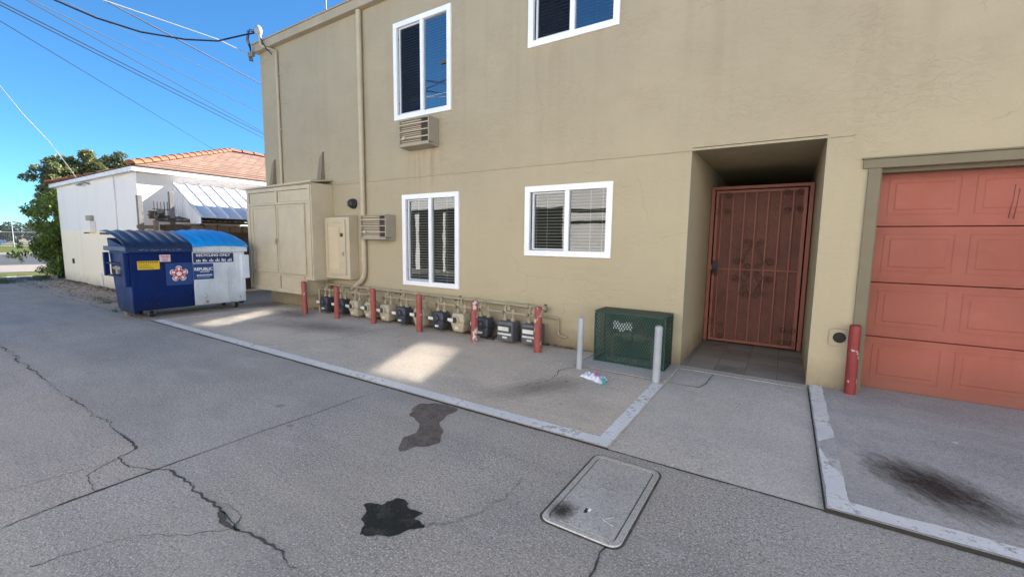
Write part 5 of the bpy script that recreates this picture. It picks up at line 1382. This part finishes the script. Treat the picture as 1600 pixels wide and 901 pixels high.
# ------------------------------------------------------------------ wires
def wire(pts, r, mat, label, ext=(.9, .9), sag=.0, n=14):
    if len(pts) == 2:
        a, b = Vector(pts[0]), Vector(pts[1]); d_ = b - a; a2 = a - d_ * ext[0]; b2 = b + d_ * ext[1]
        q = []
        for i in range(n + 1):
            t_ = i / n; p_ = a2.lerp(b2, t_); p_.z -= sag * 4 * t_ * (1 - t_); q.append(p_)
    else: q = pts
    o = MB().tube(q, r, 6).build('overhead_wire', mat, smooth=60)
    return tag(o, label, 'wire', 'overhead wires')
Wp = [((-20.436, -2.438, 8.5), (-30.152, 10.249, 8.5), .016, 'dark line'), ((-20.714, -2.402, 8.5), (-31.285, 10.834, 8.5), .016, 'dark line'),
      ((-19.585, -2.044, 8.5), (-29.616, 9.972, 8.5), .015, ''), ((-19.452, -1.963, 8.5), (-25.254, 7.617, 8.5), .012, ''), ((-17.568, -.822, 8.5), (-20.63, 5.249, 8.5), .02, ''),
      ((-22.23, -2.202, 8.5), (-36.447, 9.029, 8.5), .012, ''), ((-18.848, -1.148, 8.5), (-22.158, 6.032, 8.5), .008, '')]
labs = ['upper one of the close pair of wires crossing the lower sky', 'lower one of the close pair of wires crossing the lower sky', 'wire crossing over its neighbours in the middle of the sky', 'wire running along just above the crossing wires in the sky',
        'thick dark wire passing under the sagging cable and behind the roof corner', 'lowest thin wire in the sky, ending toward the tiled roof', 'very faint thin wire between the thick wire and the crossing wires']
for (a, b, r_, _), lb in zip(Wp, labs): wire([a, b], r_, M['wire'], lb)
wire([(-12.0, -9, 8.6), (-11.35, -5.6, 6.6), (-10.96, -3.29, 5.59), (-10.88, -2.79, 5.49), (-10.77, -2.18, 5.46), (-10.65, -1.49, 5.56), (-10.56, -.93, 5.72), (-10.48, -.44, 6.01), (-10.42, -.2, 6.14)], .017, M['wire'], 'thick sagging service cable reaching the weatherhead on the beige building')
wire([(-12.0, -9, 7.6), (-11.4, -4.6, 6.2), (-11.17, -2.6, 5.96), (-11.12, -2.24, 5.95), (-11.01, -1.56, 5.92), (-10.9, -.78, 5.89), (-10.79, -.17, 5.76)], .009, M['wirelight'], 'pale thin wire ending at the bracket on the roof corner')
wire([(-12.0, -9, 7.9), (-17.23, -3.1, 5.32), (-17.59, -2.7, 4.79), (-18.05, -2.18, 4.24), (-18.43, -1.76, 3.66), (-18.72, -1.46, 3.2)], .010, M['wirelight'], 'pale wire dropping to the eave of the white house')

# ------------------------------------------------------------------ across the alley (seen in the window panes)
ob = thing('opposite_building', 'cream two storey building across the alley with a white garage door', 'building', (-2, -10.6, 0))
OX0, OX1, OY, OZ = -9.5, 24, -10.6, 7.2  # unseen wall, extended along the alley to bounce more light back
owin = [(-.55, .27, 5.45, 6.4), (-5.3, -4.72, 5.5, 6.75)]
ow = MB(); wall_cells(ow, OX0, OX1, 0, OZ, owin, OY)
ow.poly([(OX0, OY, 0), (OX0, OY - 7, 0), (OX0, OY - 7, OZ), (OX0, OY, OZ)]); ow.poly([(OX1, OY, 0), (OX1, OY - 7, 0), (OX1, OY - 7, OZ), (OX1, OY, OZ)]); ow.poly([(OX0, OY - 7, 0), (OX1, OY - 7, 0), (OX1, OY - 7, OZ), (OX0, OY - 7, OZ)])
ow.build('wall', M['oppo'], ob)
MB().box(OX0 - .3, OX1 + .3, OY - 7.3, OY + .3, OZ + .003, OZ + .18).build('roof', M['woodgrey'], ob)
gdr = MB()
for i in range(10): gdr.hexa([(-4.5, OY + .035, .05 + i * .21), (.3, OY + .035, .05 + i * .21), (.3, OY + .005, .05 + i * .21), (-4.5, OY + .005, .05 + i * .21), (-4.5, OY + .012, .255 + i * .21), (.3, OY + .012, .255 + i * .21), (.3, OY + .004, .255 + i * .21), (-4.5, OY + .004, .255 + i * .21)])
gdr.build('garage_door', M['oppodoor'], ob)
MB().box(-4.7, .5, OY + .005, OY + .10, 2.18, 2.4).box(-4.7, .5, OY + .005, OY + .5, 2.62, 2.72).build('canopy', M['woodgrey'], ob)
MB().box(-9.4, -7.95, OY + .004, OY + .03, .05, 3.0).build('open_doorway', M['gap'], ob)
MB().box(-7.9, -4.55, OY + .004, OY + .02, 2.3, 2.42).box(-7.9, -4.55, OY + .004, OY + .02, 2.75, 2.9).build('lintel', M['gap'], ob)
k = NT('reflective_glass')
gl_ = k.n('ShaderNodeBsdfGlossy', Color=(.44, .44, .43, 1), Roughness=.05)
M['mirror'] = k.end(gl_.outputs[0])
for a, b, c_, d_ in owin:
    f_ = MB().box(a - .06, a, OY, OY + .05, c_ - .06, d_ + .06).box(b, b + .06, OY, OY + .05, c_ - .06, d_ + .06).box(a, b, OY, OY + .05, d_, d_ + .06).box(a, b, OY, OY + .05, c_ - .06, c_).build('window', M['white'], ob)
    MB().poly([(a, OY + .01, d_), (b, OY + .01, d_), (b, OY + .01, c_), (a, OY + .01, c_)]).build('glass_pane', M['mirror'], f_, recalc=False)
og = thing('opposite_garage', 'long low white garage building with green doors across the alley', 'garage', (-18, -10.6, 0))
MB().box(-27, -10.4, -16, -10.6, 0, 4.3).build('wall', M['oppo'], og)
MB().box(-27.3, -10.2, -16.3, -10.25, 4.303, 4.5).build('roof', M['woodgrey'], og)
M['greendoor'] = paint('green_door_paint', (.10, .24, .20), .6, .05, .1, 2.)
for xx in (-26, -22.4): MB().box(xx, xx + 2.9, -10.598, -10.55, .05, 2.3).build('garage_door', M['greendoor'], og)
MB().box(-16.9, -13.2, -10.598, -10.56, .05, 3.1).box(-12.6, -11.4, -10.598, -10.56, .9, 2.2).build('doorway', M['gap'], og)
MB().box(-16.4, -16.15, -10.598, -10.54, .0, 2.9).box(-14.45, -14.3, -10.598, -10.54, .0, 2.9).build('door_frame', M['white'], og)
po = thing('utility_pole', 'brown wooden utility pole with crossarm across the alley', 'utility pole', (-12.0, -9.1, 0))
MB().tube([(-12, -9.1, 0), (-12, -9.1, 10)], [.16, .11], 12).build('pole', M['creosote'], po, smooth=60)
MB().box(-13.3, -10.7, -9.25, -9.13, 9.2, 9.32).box(-13.0, -11.0, -9.25, -9.13, 8.3, 8.42).build('crossarm', M['creosote'], po)
MB().lathe([(.2, 7.2), (.22, 7.25), (.22, 7.95), (.2, 8.0)], (-11.65, -9.1, 0), 16).build('transformer', M['galv'], po, smooth=40)

# ------------------------------------------------------------------ light, sky, camera
EL, AZ = 31.5, 23.1     # azimuth from +Y towards +X
wd = bpy.data.worlds.new('World'); SC.world = wd; wd.use_nodes = True
nt = wd.node_tree; nt.nodes.clear()
sky = nt.nodes.new('ShaderNodeTexSky'); sky.sky_type = 'NISHITA'; sky.sun_disc = False
sky.sun_elevation = R(EL); sky.sun_rotation = R(AZ); sky.altitude = 20; sky.air_density = .9; sky.dust_density = .0; sky.ozone_density = 10.0
tint = nt.nodes.new('ShaderNodeMix'); tint.data_type = 'RGBA'; tint.blend_type = 'MULTIPLY'; tint.inputs[0].default_value = 1; tint.inputs[7].default_value = (.82, 1.12, 1.06, 1)
bg = nt.nodes.new('ShaderNodeBackground'); bg.inputs[1].default_value = .055
wo = nt.nodes.new('ShaderNodeOutputWorld'); nt.links.new(sky.outputs[0], tint.inputs[6]); nt.links.new(tint.outputs[2], bg.inputs[0]); nt.links.new(bg.outputs[0], wo.inputs[0])
sl_ = bpy.data.lights.new('sun', 'SUN'); sl_.energy = 5.0; sl_.angle = R(.53); sl_.color = (1, .94, .86)
so = bpy.data.objects.new('sun', sl_); COL.objects.link(so)
sd = Vector((math.sin(R(AZ)) * math.cos(R(EL)), math.cos(R(AZ)) * math.cos(R(EL)), math.sin(R(EL))))
so.rotation_euler = sd.to_track_quat('Z', 'Y').to_euler(); so.location = sd * 40

cam = bpy.data.cameras.new('camera'); co = bpy.data.objects.new('camera', cam); COL.objects.link(co)
F_, YAW, PIT, ROL, D_ = 669.1009622, R(-32.54697359), R(-6.24933857), R(.76049485), 5.65369459
fw = Vector((math.sin(YAW) * math.cos(PIT), math.cos(YAW) * math.cos(PIT), math.sin(PIT)))
rt = Vector((math.cos(YAW), -math.sin(YAW), 0)); up = rt.cross(fw)
r2 = rt * math.cos(ROL) + up * math.sin(ROL); u2 = -rt * math.sin(ROL) + up * math.cos(ROL)
co.matrix_world = Matrix(((r2.x, u2.x, -fw.x, 0), (r2.y, u2.y, -fw.y, -D_), (r2.z, u2.z, -fw.z, 1.55), (0, 0, 0, 1)))
cam.sensor_width = 36; cam.lens = 36 * F_ / 1600; cam.clip_start = .05; cam.clip_end = 1000
SC.camera = co
SC.view_settings.view_transform = 'Standard'; SC.view_settings.look = 'None'; SC.view_settings.exposure = 2.1; SC.view_settings.gamma = 1
SC.view_settings.use_curve_mapping = False
cy_ = SC.cycles
cy_.use_denoising = True
cy_.use_guiding = True; cy_.use_surface_guiding = True; cy_.guiding_training_samples = 128
cy_.blur_glossy = 0.; cy_.caustics_reflective = True; cy_.sample_clamp_indirect = 0.
cy_.max_bounces = 10; cy_.diffuse_bounces = 5; cy_.transparent_max_bounces = 16
for o in bpy.data.objects:
    if '_o' in o: del o['_o']
